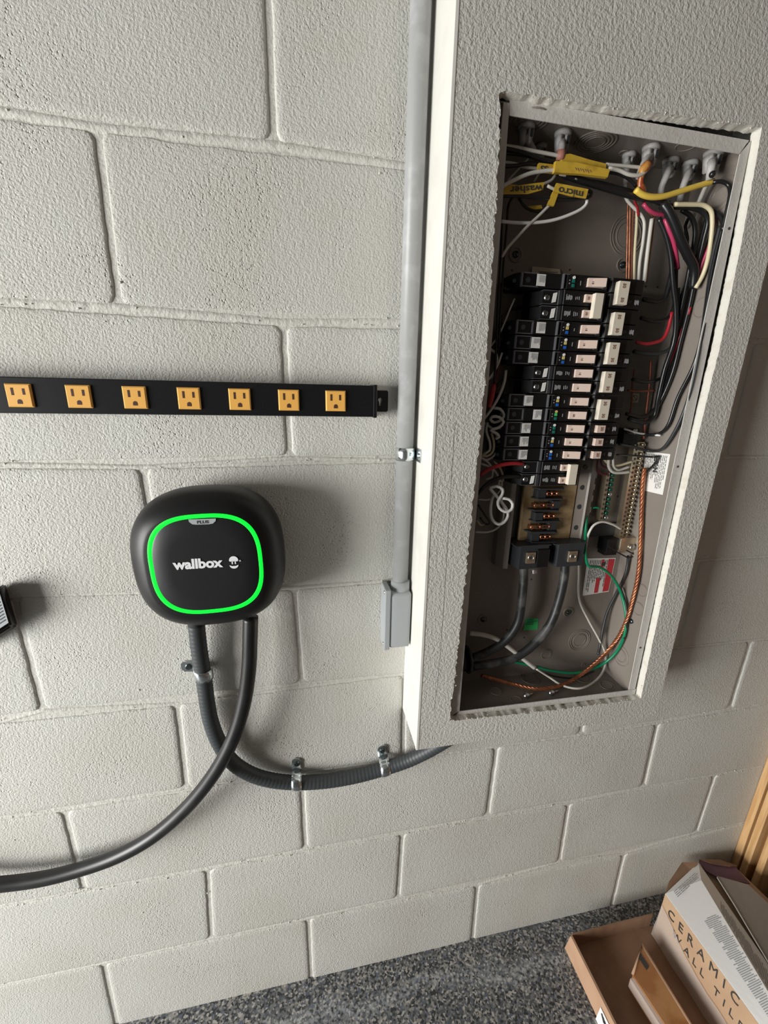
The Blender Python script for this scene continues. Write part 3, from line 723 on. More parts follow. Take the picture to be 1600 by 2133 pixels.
for k in range(5):
    i = 1 + 2 * k; zc = (rowz(i) + rowz(i + 1)) / 2 - .001
    t = thing('circuit_breaker', 'right column two-pole breaker with long cream handle bar, %s of five' % ordn[k], 'breaker')
    for r in (i, i + 1): right_body(t, rowz(r))
    bm = bmesh.new(); box(bm, .4655, .4825, -.0785, -.070, zc - .0150, zc + .0150, .0005); hd = tag(link('handle', bm, M_cream, t), 'long cream handle bar')
    for dz in (.009, -.009): text('rating_number', '50' if k < 2 else '30', (.4710, -.0788, zc + dz + .003), (0, 0, -1), (1, 0, 0), .0062, M_stamp, hd, bold=.00015)
    bm = bmesh.new(); glyphs(bm, .4900, .4960, rowz(i + 1), .0055, .070, 3, k); link('printed_text', bm, M_dim, t)
    bm = bmesh.new(); glyphs(bm, .5010, .5085, rowz(i + 1), .0075, .0698, 6, k + 9); link('printed_text', bm, M_grayp, t)
for k in range(3):
    i = 11 + k; z = rowz(i); t = thing('circuit_breaker', 'right column single breaker with short beige handle, %s of three' % ('top', 'middle', 'bottom')[k], 'breaker')
    right_body(t, z); bm = bmesh.new(); box(bm, .4685, .4830, -.0765, -.070, z - .0058, z + .0055, .0005); hd = link('handle', bm, M_handle, t)
    text('rating_number', '20', (.4745, -.0768, z + .003), (0, 0, -1), (1, 0, 0), .0060, M_stamp, hd, bold=.00015)
    bm = bmesh.new(); glyphs(bm, .4890, .4950, z, .0055, .070, 3, k); link('printed_text', bm, M_dim, t)
    bm = bmesh.new(); glyphs(bm, .4990, .5070, z, .0075, .0698, 6, k + 9); link('printed_text', bm, M_grayp, t)

# ------------------------------------------------------------------ wires
WC = {'w': M_wh, 'W': M_whb, 'c': M_cr, 'k': M_bk, 'K': M_bk2, 'r': M_rd, 'd': M_drd, 'p': M_pk, 'g': M_gn, 'o': M_copper, 'O': M_copdark, 's': M_svc}
def wire(c, r, pts, label, group=None, n=8, name='electrical_wire', cat='wire', d=None):
    P = [aw(*(p if len(p) == 3 else (*p, d))) for p in pts]
    path = spline(P, .004); bm = bmesh.new(); tube(bm, path, r, n)
    return tag(link(name, bm, WC[c], None, True), label, cat, group)
# --- top left whites and blacks
wire('w', .0022, [(1046, 303), (1075, 307), (1110, 314), (1157, 323), (1180, 328)], 'topmost white wire entering the upper yellow tape from the left', d=.066)
wire('k', .0023, [(1046, 307), (1075, 314), (1105, 323), (1135, 334), (1160, 340)], 'black wire just below the topmost white wire, left of yellow tape', d=.066)
wire('k', .0023, [(1048, 318), (1080, 321), (1110, 327), (1140, 338), (1162, 346)], 'second black wire sloping into the left end of the yellow tape', d=.060)
wire('w', .0020, [(1046, 338), (1070, 341), (1095, 348), (1122, 351)], 'white wire running into the small yellow tape flag', d=.060)
wire('k', .0022, [(1046, 347), (1075, 345), (1100, 341), (1122, 342)], 'black wire running into the small yellow tape flag', d=.064)
wire('w', .0024, [(1044, 390), (1065, 378), (1105, 361), (1135, 356), (1162, 354)], 'white wire rising from the left edge to the wide yellow tape', d=.072)
wire('w', .0022, [(1262, 343), (1290, 345), (1315, 347), (1338, 349)], 'upper white wire leaving the yellow tape to the right', d=.066)
wire('w', .0024, [(1268, 351), (1290, 355), (1312, 364), (1335, 364), (1350, 352)], 'lower white wire curving from the yellow tape to the cable clamp', d=.070)
wire('k', .0024, [(1268, 358), (1290, 362), (1310, 372), (1326, 388)], 'black wire dropping from the right end of the yellow tape', d=.064)
wire('k', .0045, [(1175, 364), (1210, 376), (1250, 388), (1290, 400), (1330, 411), (1372, 420), (1392, 425)], 'thick black wire bundle crossing below the yellow tape', d=.060)
wire('k', .0030, [(1150, 355), (1200, 372), (1260, 384), (1310, 398), (1352, 414), (1400, 428), (1440, 426), (1472, 432), (1503, 455), (1507, 480)], 'long black wire from the yellow tape arching over to the right side', d=.058)
wire('w', .0020, [(1166, 362), (1185, 367), (1202, 374)], 'short pale wire end under the yellow tape', d=.062)
wire('w', .0019, [(1128, 385), (1150, 374), (1158, 362)], 'thin pale wire curving up behind the small tape flag', d=.055)
wire('w', .0016, [(1056, 378), (1072, 360), (1100, 330)], 'thin grey wire slanting behind the wires at far left', d=.045)
wire('w', .0016, [(1112, 378), (1130, 352), (1140, 345)], 'thin pale wire behind the washer tape', d=.045)
wire('W', .0021, [(1223, 414), (1222, 424), (1213, 434), (1185, 448), (1150, 459), (1110, 464), (1075, 464), (1044, 461)], 'white wire looping under the micro tape to the left edge', d=.062)
wire('k', .0022, [(1222, 395), (1232, 401), (1230, 409), (1210, 414), (1170, 416), (1120, 412), (1080, 408), (1042, 408)], 'black wire looping from the micro tape back to the left', d=.066)
wire('w', .0019, [(1147, 425), (1125, 447), (1100, 470), (1072, 500), (1056, 518), (1046, 535)], 'pale wire slanting from the micro tape down to the left edge', d=.064)
wire('w', .0019, [(1140, 387), (1152, 393), (1160, 396)], 'stub of white wire left of the micro tape', d=.064)
wire('k', .0018, [(1068, 411), (1060, 425), (1056, 470), (1050, 540), (1046, 600), (1042, 660), (1040, 720)], 'thin black wire hanging down along the left edge', d=.050)
wire('k', .0018, [(1044, 420), (1045, 500), (1038, 620), (1034, 720), (1030, 800)], 'outermost black wire along the left edge of the panel', d=.056)
wire('k', .0018, [(1080, 412), (1095, 432), (1115, 440), (1140, 440)], 'thin black wire looping below the washer tape', d=.050)
wire('k', .0020, [(1140, 432), (1148, 410), (1152, 398)], 'short black wire behind the vertical yellow tape', d=.050)
wire('k', .0020, [(1040, 590), (1050, 600), (1062, 602)], 'short black wire into the top left breaker', d=.048)
wire('w', .0013, [(1072, 622), (1062, 645), (1050, 675), (1038, 700), (1022, 722)], 'thin grey striped wire beside the upper left breakers', d=.046)
# yellow tape flags
def tape(px, d, thick, label, s=None, w_=None, name='wire_tape', mt=None, group=None, flip=True, textpx=None):
    P = [at(x, y, d) for x, y in px]; bm = bmesh.new(); slab(bm, P, (0, 1, 0), thick)
    t = tag(link(name, bm, mt or M_yl, None), label, 'tape', group)
    if s:
        a, b, sz = textpx; A = at(*a, d + .0006); Bp = at(*b, d + .0006); xd = Bp - A; yd = xd.cross(Vector((0, -1, 0)))
        zc = Vector((0, -1, 0)); yd = zc.cross(xd)
        text('handwriting', s, A, xd, yd, sz, M_darkp, t, bold=.0001, width=xd.length)
    return t
tape([(1170, 322), (1188, 320), (1230, 333), (1263, 341), (1262, 358), (1215, 352), (1172, 346)], .070, .006, 'upper yellow tape sleeve folded over white wires, faint writing')
tape([(1158, 335), (1200, 338), (1271, 353), (1266, 369), (1210, 362), (1155, 359)], .077, .005, 'wide lower yellow tape sleeve at the front of the top wires')
bm = bmesh.new()
for k in range(7): tube(bm, [at(1198 + k * 5, 349 + k * .8, .0774), at(1201 + k * 5, 354 + k * .8 + (k % 2) * 2, .0774)], .0003, 4)
tw = link('faint_writing', bm, M_stamp, bpy.data.objects['wire_tape.001'])
tape([(1123, 339), (1158, 343), (1156, 360), (1120, 356)], .071, .004, 'small yellow tape flag left of the wide sleeve', 'SS', textpx=((1142, 346), (1127, 345), .009))
tape([(1046, 381), (1080, 386), (1134, 379), (1131, 395), (1100, 404), (1046, 406)], .068, .003, 'yellow tape flag with upside-down word washer', 'washer', textpx=((1130, 385), (1062, 389), .011))
tape([(1160, 381), (1226, 394), (1221, 413), (1190, 408), (1153, 398)], .074, .002, 'yellow tape flag with upside-down word micro', 'micro', textpx=((1216, 399), (1166, 389), .012))
tape([(1153, 398), (1164, 401), (1154, 429), (1141, 426)], .069, .003, 'yellow tape strip hanging down from the micro flag')
tape([(1098, 430), (1128, 427), (1130, 434), (1104, 438)], .050, .003, 'small dull yellow tape on the black loop under washer flag')
bm = bmesh.new(); tube(bm, spline([at(x, y, .068) for x, y in ((1324, 395), (1338, 405), (1356, 410), (1382, 409), (1410, 401), (1445, 390), (1486, 378))], .004), .0038, 10)
tag(link('yellow_sleeve', bm, M_yl2, None, True), 'long yellow sleeve on the wire under the right cable clamps', 'sleeve')
# --- right run
wire('k', .0026, [(1484, 380, .070), (1503, 378, .075), (1518, 386, .078), (1521, 402, .078), (1512, 448, .076), (1493, 520, .072), (1478, 594, .070), (1465, 687, .066), (1446, 758, .060), (1412, 828, .05), (1390, 888, .035), (1372, 904, .03), (1335, 905, .03), (1305, 900, .03)], 'black wire from the yellow sleeve hugging the right rim', None)
wire('K', .0024, [(1500, 470, .06), (1484, 540, .06), (1470, 640, .06), (1455, 740, .056), (1431, 840, .046), (1405, 900, .036), (1378, 936, .03), (1350, 939, .03), (1318, 930, .03), (1290, 925, .035)], 'charcoal wire running down the right side to the upper bracket')
wire('c', .0030, [(1405, 426, .066), (1440, 426, .068), (1467, 428, .07), (1481, 439, .072), (1484, 460, .072), (1479, 515, .07), (1472, 550, .068), (1462, 578, .066), (1449, 600, .064)], 'cream wire bending square over the upper right wires')
wire('k', .0030, [(1400, 432, .060), (1435, 433, .062), (1460, 440, .064), (1474, 458, .066), (1466, 500, .062), (1452, 560, .058), (1436, 640, .054), (1418, 710, .05), (1403, 770, .046), (1386, 815, .040), (1368, 850, .035)], 'black wire nested inside the cream wire bend')
wire('k', .0030, [(1420, 438, .055), (1440, 452, .056), (1448, 480, .056), (1436, 560, .052), (1420, 640, .05), (1400, 720, .046), (1384, 800, .04), (1366, 850, .035), (1340, 868, .035), (1305, 862, .04)], 'black wire curving to the fourth right breaker')
wire('p', .0026, [(1340, 424, .060), (1350, 436, .062), (1366, 445, .062), (1388, 449, .060), (1400, 460, .056)], 'short crimson wire crossing below the yellow sleeve')
wire('p', .0030, [(1385, 456, .060), (1392, 475, .062), (1402, 500, .062), (1408, 530, .058), (1412, 560, .05)], 'crimson wire running down beside the thick black bundle')
wire('p', .0022, [(1490, 444, .064), (1486, 480, .062), (1476, 515, .060), (1460, 558, .056), (1450, 590, .054)], 'crimson wire beside the cream wire at right')
wire('r', .0020, [(1438, 640, .050), (1430, 665, .050), (1412, 711, .048), (1394, 758, .044), (1382, 800, .036), (1374, 840, .03)], 'red wire slanting along the right side plate')
wire('r', .0026, [(1326, 713, .050), (1345, 716, .050), (1362, 714, .050), (1380, 707, .050), (1390, 690, .050), (1400, 650, .05)], 'red wire into the third right-column breaker')
wire('k', .0062, [(1380, 424, .062), (1392, 440, .066), (1404, 465, .068), (1418, 500, .068), (1432, 530, .066), (1446, 560, .062), (1444, 600, .058)], 'fat taped black bundle slanting in the upper right')
wire('k', .0034, [(1372, 455, .056), (1386, 485, .058), (1397, 530, .058), (1402, 590, .056), (1408, 650, .054), (1404, 710, .05), (1385, 768, .045), (1371, 828, .04), (1362, 868, .035), (1346, 880, .035), (1310, 872, .04)], 'black wire running down to the fifth right breaker')
wire('k', .0034, [(1392, 470, .05), (1402, 540, .05), (1392, 600, .05), (1384, 622, .05), (1368, 627, .05), (1340, 623, .05)], 'black wire hooking into the top right breaker')
wire('k', .0030, [(1408, 560, .048), (1404, 640, .048), (1392, 662, .048), (1366, 669, .048), (1335, 662, .048)], 'black wire hooking into the second right breaker')
wire('K', .0030, [(1412, 600, .046), (1412, 680, .046), (1400, 722, .046), (1378, 735, .046), (1345, 736, .046), (1320, 732, .046)], 'charcoal wire hooking in below the red wire')
wire('k', .0028, [(1404, 700, .040), (1388, 780, .036), (1372, 790, .036), (1345, 796, .04), (1318, 790, .044)], 'black wire hooking into the fourth right-column breaker')
wire('k', .0030, [(1476, 440, .045), (1460, 500, .045), (1444, 560, .045), (1420, 620, .045), (1408, 690, .042), (1396, 760, .04), (1382, 810, .034), (1366, 852, .03)], 'rear black wire behind the cream wire')
wire('k', .0022, [(1436, 452, .045), (1428, 470, .045), (1432, 500, .05), (1426, 540, .05)], 'thin black wire hanging beside the taped bundle')
wire('k', .0016, [(1285, 947, .045), (1320, 949, .04), (1362, 952, .040), (1372, 951, .040), (1364, 965, .035), (1345, 985, .03)], 'thin black wire with sharp bend in front of the rating label')
wire('W', .0016, [(1300, 893, .033), (1325, 901, .034), (1350, 905, .034), (1376, 907, .034)], 'thin bright wire over the upper bracket')
# --- vertical bunch over the right breakers
G = 'wires dropping vertically behind the top right breaker'
wire('o', .0011, [(1308, 420), (1307, 480), (1306, 530), (1305, 588)], 'leftmost bare copper wire dropping behind the top right breaker', G, d=.030)
wire('o', .0011, [(1313, 424), (1312, 480), (1311, 530), (1310, 588)], 'second bare copper wire dropping behind the top right breaker', G, d=.032)
wire('O', .0016, [(1320, 426), (1317, 480), (1316, 530), (1315, 588)], 'dark copper wire dropping behind the top right breaker', G, d=.030)
wire('c', .0019, [(1327, 424), (1326, 470), (1322, 530), (1321, 588)], 'yellowish wire dropping straight behind the top right breaker', G, d=.034)
wire('w', .0022, [(1303, 385), (1304, 412), (1318, 430), (1336, 448), (1342, 462), (1340, 500), (1333, 545), (1330, 588)], 'white wire with an S-bend dropping behind the top right breaker', G, d=.040)
wire('w', .0029, [(1358, 456), (1352, 500), (1346, 550), (1342, 588)], 'thicker white wire rightmost of the vertical bunch', G, d=.040)
wire('o', .0011, [(1364, 440), (1358, 500), (1351, 550), (1347, 588)], 'bare copper wire right of the thick white wire', G, d=.036)
# --- copper verticals
wire('O', .0020, [(1356, 750), (1354, 790), (1350, 828), (1345, 870), (1341, 915)], 'red-brown stranded conductor right of the right breakers', d=.022)
wire('O', .0014, [(1322, 770), (1318, 800), (1316, 840), (1311, 870)], 'thin red-brown conductor close to the right breakers', d=.022)
wire('O', .0017, [(1308, 813), (1330, 815), (1364, 813)], 'horizontal red-brown conductor from the fourth right breaker', d=.034)
# --- twisted bare copper ground
def twisted(pts, R, r, ns, label, turns):
    P = spline([aw(*p) for p in pts], .003); N_ = len(P)
    root = thing('copper_ground_wire', label, 'wire')
    for s in range(ns):
        out = []; u = None
        for i in range(N_):
            T = (P[min(i + 1, N_ - 1)] - P[max(i - 1, 0)]).normalized()
            u = T.orthogonal().normalized() if u is None else (u - T * u.dot(T)).normalized(); v_ = T.cross(u)
            ph = 2 * math.pi * (s / ns + turns * i / N_); out.append(P[i] + (u * math.cos(ph) + v_ * math.sin(ph)) * R)
        bm = bmesh.new(); tube(bm, out, r, 6); link('strand', bm, M_copper, root, True)
twisted([(1343, 975, .035), (1338, 1016, .038), (1337, 1059, .040), (1335, 1117, .042), (1330, 1193, .042), (1318, 1249, .042), (1301, 1302, .042), (1278, 1342, .042), (1251, 1372, .042), (1211, 1405, .045), (1168, 1428, .048), (1119, 1435, .046), (1069, 1425, .040), (1003, 1407, .036)], (.0021), .00175, 4, 'twisted bare copper ground wire sweeping down the right and along the bottom', 22)
# --- left coils
wire('w', .0016, [(1046, 735, .05), (1036, 762, .052), (1022, 785, .054), (1006, 800, .056)], 'grey-white wire passing left above the red wire nut')
wire('w', .0021, [(1054, 772, .05), (1051, 795, .055), (1040, 825, .058), (1024, 852, .06), (1002, 880, .06)], 'white wire running down across the red wire nut')
wire('w', .0019, [(1020, 726, .05), (1034, 738, .05), (1034, 762, .05), (1024, 785, .052), (1008, 795, .05)], 'white wire curving beside the third left breaker')
wire('w', .0022, [(1028, 850, .055), (1042, 852, .057), (1050, 864, .058), (1046, 873, .058), (1030, 880, .055), (1022, 874, .055), (1026, 868, .06), (1040, 869, .062), (1049, 879, .064), (1040, 890, .062), (1022, 896, .06), (1035, 903, .06), (1040, 910, .058), (1032, 914, .056)], 'coiled white wire with double curl, upper left coil')
wire('w', .0020, [(1016, 880, .05), (1013, 897, .052), (1020, 920, .054), (1020, 938, .054), (1006, 947, .05)], 'white wire dropping from the upper left coil')
wire('c', .0020, [(1024, 902, .048), (1029, 922, .05), (1026, 942, .05), (1014, 950, .048), (1000, 945, .048)], 'ivory wire looping under the upper left coil')
wire('w', .0017, [(1000, 953, .045), (1016, 962, .046), (1026, 978, .048), (1024, 994, .046), (1012, 998, .044)], 'pale wire loop just above the red wire end')
wire('W', .0024, [(1020, 1017, .062), (1034, 1013, .064), (1047, 1019, .066), (1046, 1030, .066), (1037, 1045, .066), (1040, 1058, .068), (1052, 1066, .070), (1065, 1062, .070), (1068, 1050, .068), (1060, 1040, .066), (1047, 1038, .064)], 'bright white wire with a figure-eight curl, lower left coil')
wire('W', .0024, [(1020, 1017, .060), (1034, 1033, .060), (1046, 1048, .060), (1056, 1062, .060), (1058, 1075, .060), (1050, 1088, .062), (1038, 1092, .062), (1026, 1083, .060), (1022, 1064, .056), (1025, 1040, .052), (1030, 1028, .05)], 'bright white wire hanging in a teardrop loop at lower left')
wire('w', .0017, [(990, 1108, .045), (1017, 1108, .046), (1036, 1100, .047), (1047, 1084, .048), (1049, 1058, .046), (1042, 1030, .044)], 'grey-white wire arc at the bottom of the left coils')
wire('w', .0015, [(996, 1040, .042), (1020, 1040, .042), (1040, 1024, .042), (1046, 1006, .042), (1038, 996, .042)], 'thin pale wire looping behind the lower left coil')
wire('c', .0015, [(994, 1084, .042), (1002, 1094, .042), (1010, 1091, .042)], 'short ivory wire end at the lower left coils')
wire('r', .0032, [(999, 990, .066), (1012, 981, .068), (1029, 973, .068), (1052, 967, .066), (1072, 965, .064), (1090, 966, .060)], 'thick red wire into the bottom left two-pole breaker')
wire('k', .0034, [(996, 1030, .060), (1008, 1015, .060), (1022, 1004, .060), (1042, 995, .060), (1066, 992, .058), (1095, 994, .056)], 'thick black wire into the bottom left two-pole breaker')
wire('k', .0016, [(996, 1052, .044), (1010, 1072, .044), (1020, 1090, .044), (1012, 1092, .044), (1000, 1078, .044)], 'thin black wire bent among the lower left coils')
bm = bmesh.new(); a = at(1030, 800, .060); b = at(1019, 848, .064); tube(bm, [a, a.lerp(b, .15), a.lerp(b, .6), b], .004, 12, rf=lambda i, n: (.0025, .0036, .0040, .0030)[i])
tag(link('wire_nut', bm, M_rd, None, True), 'bright red wire connector at the left edge of the panel', 'connector')
wire('d', .0028, [(1040, 752, .045), (1036, 780, .046), (1030, 800, .056)], 'dark red wire above the red connector')
wire('w', .0019, [(1006, 880, .045), (1022, 890, .046), (1034, 905, .046), (1038, 925, .046), (1030, 948, .046), (1012, 958, .046), (1000, 948, .044)], 'white wire loop behind the upper left coil')
wire('w', .0018, [(1002, 966, .044), (1020, 972, .044), (1034, 985, .044), (1040, 1002, .044), (1036, 1015, .042)], 'pale wire bending behind the thick red wire')
wire('c', .0017, [(1028, 960, .040), (1042, 975, .040), (1048, 1000, .040), (1040, 1012, .040)], 'ivory wire curving behind the thick red wire')
# shaded black wiring behind the left breakers, each still a wire
for k in range(6):
    y = 640 + k * 48
    wire('k', .0022, [(1088 - k * 4, y, .030), (1064 - k * 4, y + 6, .034), (1046 - k * 4, y + 22, .036), (1040 - k * 4, y + 60, .036)], 'shaded black wire bending down behind the left breakers, %s of six from the top' % ('first', 'second', 'third', 'fourth', 'fifth', 'last')[k], 'black wires in the shade left of the breakers')
# --- neutral/ground side
wire('c', .0021, [(1258, 956), (1268, 966), (1284, 970), (1318, 961)], 'top one of three white wires bending to the neutral bar', d=.036)
wire('w', .0022, [(1277, 955), (1278, 971), (1286, 979), (1312, 972)], 'middle one of three white wires bending to the neutral bar', d=.038)
wire('w', .0024, [(1268, 955), (1268, 972), (1276, 983), (1290, 985), (1312, 983)], 'lowest of three white wires bending to the neutral bar', d=.040)
wire('d', .0022, [(1246, 955), (1243, 972), (1248, 984), (1258, 988), (1266, 988)], 'dark red wire curving below the right breakers', d=.030)
wire('d', .0018, [(1252, 955), (1254, 968), (1262, 974), (1272, 976)], 'inner dark red wire below the right breakers', d=.026)
wire('g', .0016, [(1225, 1066, .022), (1232, 1060, .024), (1240, 1057, .028), (1250, 1059, .030)], 'short green wire into the ground bar')
wire('g', .0026, [(1222, 1075, .030), (1220, 1105, .036), (1219, 1131, .044), (1220, 1160, .050), (1226, 1178, .050), (1250, 1182, .046), (1274, 1200, .042), (1294, 1236, .040), (1304, 1282, .038), (1301, 1322, .036), (1281, 1362, .036), (1251, 1386, .038), (1202, 1401, .040), (1152, 1397, .040), (1115, 1388, .040), (1070, 1378, .036)], 'long green ground wire sweeping in a loop to the bottom')
wire('w', .0021, [(1294, 1102, .036), (1276, 1092, .042), (1253, 1087, .044), (1237, 1094, .044), (1227, 1110, .042), (1222, 1130, .036), (1218, 1150, .016), (1208, 1165, .012), (1206, 1200, .012), (1207, 1250, .013), (1226, 1292, .016), (1248, 1332, .020), (1261, 1362, .026), (1260, 1388, .032), (1244, 1415, .040), (1205, 1434, .046), (1170, 1427, .046), (1145, 1411, .044), (1117, 1393, .042)], 'white neutral wire from the bar looping down to the white cable')
wire('K', .0026, [(1309, 1158, .036), (1308, 1172, .034), (1303, 1196, .026), (1284, 1236, .018), (1265, 1276, .016), (1255, 1316, .018), (1250, 1345, .022), (1246, 1364, .028)], 'charcoal wire from the neutral lug down the back plate')
wire('k', .0018, [(1293, 1225, .028), (1303, 1256, .028), (1306, 1290, .028), (1300, 1330, .028)], 'thin black wire behind the green loop')
wire('k', .0018, [(1117, 1393, .040), (1140, 1404, .040), (1170, 1411, .040), (1202, 1412, .040), (1238, 1398, .038)], 'thin black wire along the bottom beside the green wire')
wire('w', .0044, [(978, 1319, .030), (1005, 1322, .034), (1036, 1332, .036), (1069, 1355, .040), (1095, 1376, .042), (1114, 1391, .042)], 'white sheathed cable end at the bottom left of the panel', name='sheathed_cable', cat='cable')
wire('s', .0075, [(1090, 1168, .040), (1091, 1200, .042), (1087, 1249, .044), (1078, 1299, .044), (1052, 1335, .042), (1015, 1358, .038), (985, 1370, .034)], 'left thick black service cable from the left main lug', 'service cables under the main lugs', 14, 'service_cable', 'cable')
wire('s', .0078, [(1177, 1165, .040), (1176, 1195, .042), (1165, 1249, .044), (1145, 1302, .046), (1109, 1345, .046), (1069, 1372, .044), (1013, 1384, .040), (985, 1388, .036)], 'right thick black service cable from the right main lug', 'service cables under the main lugs', 14, 'service_cable', 'cable')
p = at(985, 1372, .038); t = thing('cable_hub', 'black round cable hub at the bottom left of the panel', 'connector')
bm = bmesh.new(); cyl(bm, (.266, p.y, p.z), (.308, p.y, p.z), .020, n=20); link('hub_body', bm, M_black, t, True)
bm = bmesh.new(); ring(bm, (.306, p.y, p.z), (1, 0, 0), .0225, .003, 24, 8); link('hub_collar', bm, M_bk2, t, True)
bm = bmesh.new(); cyl(bm, (.268, p.y, p.z - .001), (.276, p.y, p.z - .001), .025, n=8); link('lock_nut', bm, M_fin, t)
for i, (px, py) in enumerate(((1096, 1449), (1148, 1443))):
    p = atz(px, py, EZ0 + .004); t = thing('bottom_bolt', ('left' if i == 0 else 'right') + ' shiny bolt lying on the floor of the panel', 'bolt')
    bm = bmesh.new(); cyl(bm, p, p + Vector((0, -.003, .002)), .0052, n=14); link('bolt_head', bm, M_steel, t, True)
    bm = bmesh.new(); cyl(bm, p + Vector((.004, 0, 0)), p + Vector((.016, .003, .001)), .0019, n=8); link('shank', bm, M_screw, t, True)

# --- cable clamps on the top plate
def clamp(base, sheath, label, jaw=1.0, tint=None):
    p = atz(*base, .0290); t = thing('cable_clamp', label, 'clamp', None)
    s = jaw
    bm = bmesh.new(); cyl(bm, p + Vector((0, 0, .0005)), p + Vector((0, 0, -.004)), .011 * s, .010 * s, n=18); link('collar', bm, M_painted, t, True)
    for sx in (-1, 1):
        bm = bmesh.new()
        a = [(sx * .0012, -.006), (sx * .0095, -.006), (sx * .0095, .006), (sx * .0012, .006)]
        hexa(bm, [p + Vector((x * s, y * s, -.003)) for x, y in a], [p + Vector((x * s * .72, y * s * .8, -.021 * s)) for x, y in a])
        bmesh.ops.bevel(bm, geom=bm.edges[:], offset=.0012, segments=2, affect='EDGES')
        j = link('clamp_jaw', bm, M_painted, t, True)
    bm = bmesh.new(); box(bm, p.x + .0030 * s, p.x + .0062 * s, p.y - .0068 * s, p.y - .0054 * s, p.z - .0135 * s, p.z - .0050, .0003); link('jaw_slot', bm, M_fin, t)
    if sheath:
        pts = [p + Vector((0, 0, -.010))] + [at(*q) for q in sheath]
        bm = bmesh.new(); path = spline(pts, .004); tube(bm, path, .0052 * s, 10, rf=lambda i, n: .0052 * s * (1 - .25 * i / n)); link('cable_sheath', bm, tint or M_painted, t, True)
clamp((1097, 262), [(1100, 295, .055), (1112, 315, .050)], 'grey cable clamp far left on the panel top')
clamp((1173, 277), [(1170, 308, .066), (1168, 332, .064)], 'cable clamp with pink-stained sheath above the yellow tape')
bm = bmesh.new(); tube(bm, [at(1170, 314, .0665), at(1168, 326, .066), at(1167, 334, .065)], .0056, 10); tag(link('stained_tape', bm, mat('pink_stain', (.40, .17, .13), .6), None, True), 'pink-red tape band on the cable above the yellow tape', 'tape')
clamp((1128, 302), [(1124, 335, .030)], 'small shaded cable clamp behind the left clamps', .7)
clamp((1311, 322), [(1306, 352, .040), (1303, 385, .036)], 'small grey cable clamp left of the yellow-stained one', .85)
clamp((1357, 307), [(1340, 345, .066), (1328, 375, .062)], 'cable clamp whose sheath slants left with yellow stain', 1.05)
bm = bmesh.new(); tube(bm, spline([at(1352, 340, .069), at(1338, 358, .068), at(1334, 385, .066), at(1336, 405, .062)]), .0066, 10, rf=lambda i, n: .0050 + .0016 * math.sin(i)); tag(link('amber_tape', bm, mat('amber_tape', (.45, .22, .05), .3, var=((.30, .05, .02), 120, .45, .6)), None, True), 'amber and red tape wrapped round the slanting cable', 'tape')
clamp((1398, 334), [(1390, 362, .055), (1378, 392, .052), (1376, 412, .050)], 'grey cable clamp middle right with dark sheath', 1.0)
clamp((1438, 340), [(1432, 366, .050), (1422, 392, .048), (1416, 420, .046)], 'grey cable clamp second from the right corner', 1.0)
clamp((1487, 318), [(1482, 345, .075), (1478, 374, .072)], 'large grey cable clamp in the right corner with black spot', 1.15)
bm = bmesh.new(); p = at(1484, 363, .080); bmesh.ops.create_icosphere(bm, subdivisions=2, radius=.0042, matrix=Matrix.Translation(p)); tag(link('black_tape_blob', bm, M_bk, None, True), 'small blob of black tape on the rightmost cable sheath', 'tape')
wire('w', .0030, [(1478, 374, .055), (1465, 400, .050), (1452, 430, .045), (1440, 460, .040), (1432, 475, .035)], 'white sheathed cable slanting behind the cream wire')
wire('o', .0010, [(1338, 400, .05), (1345, 420, .048), (1350, 440, .045), (1362, 452, .04)], 'thin copper strand below the amber tape')
wire('r', .0016, [(1324, 405, .056), (1322, 418, .05), (1328, 432, .045), (1330, 450, .04)], 'thin red wire below the amber tape')

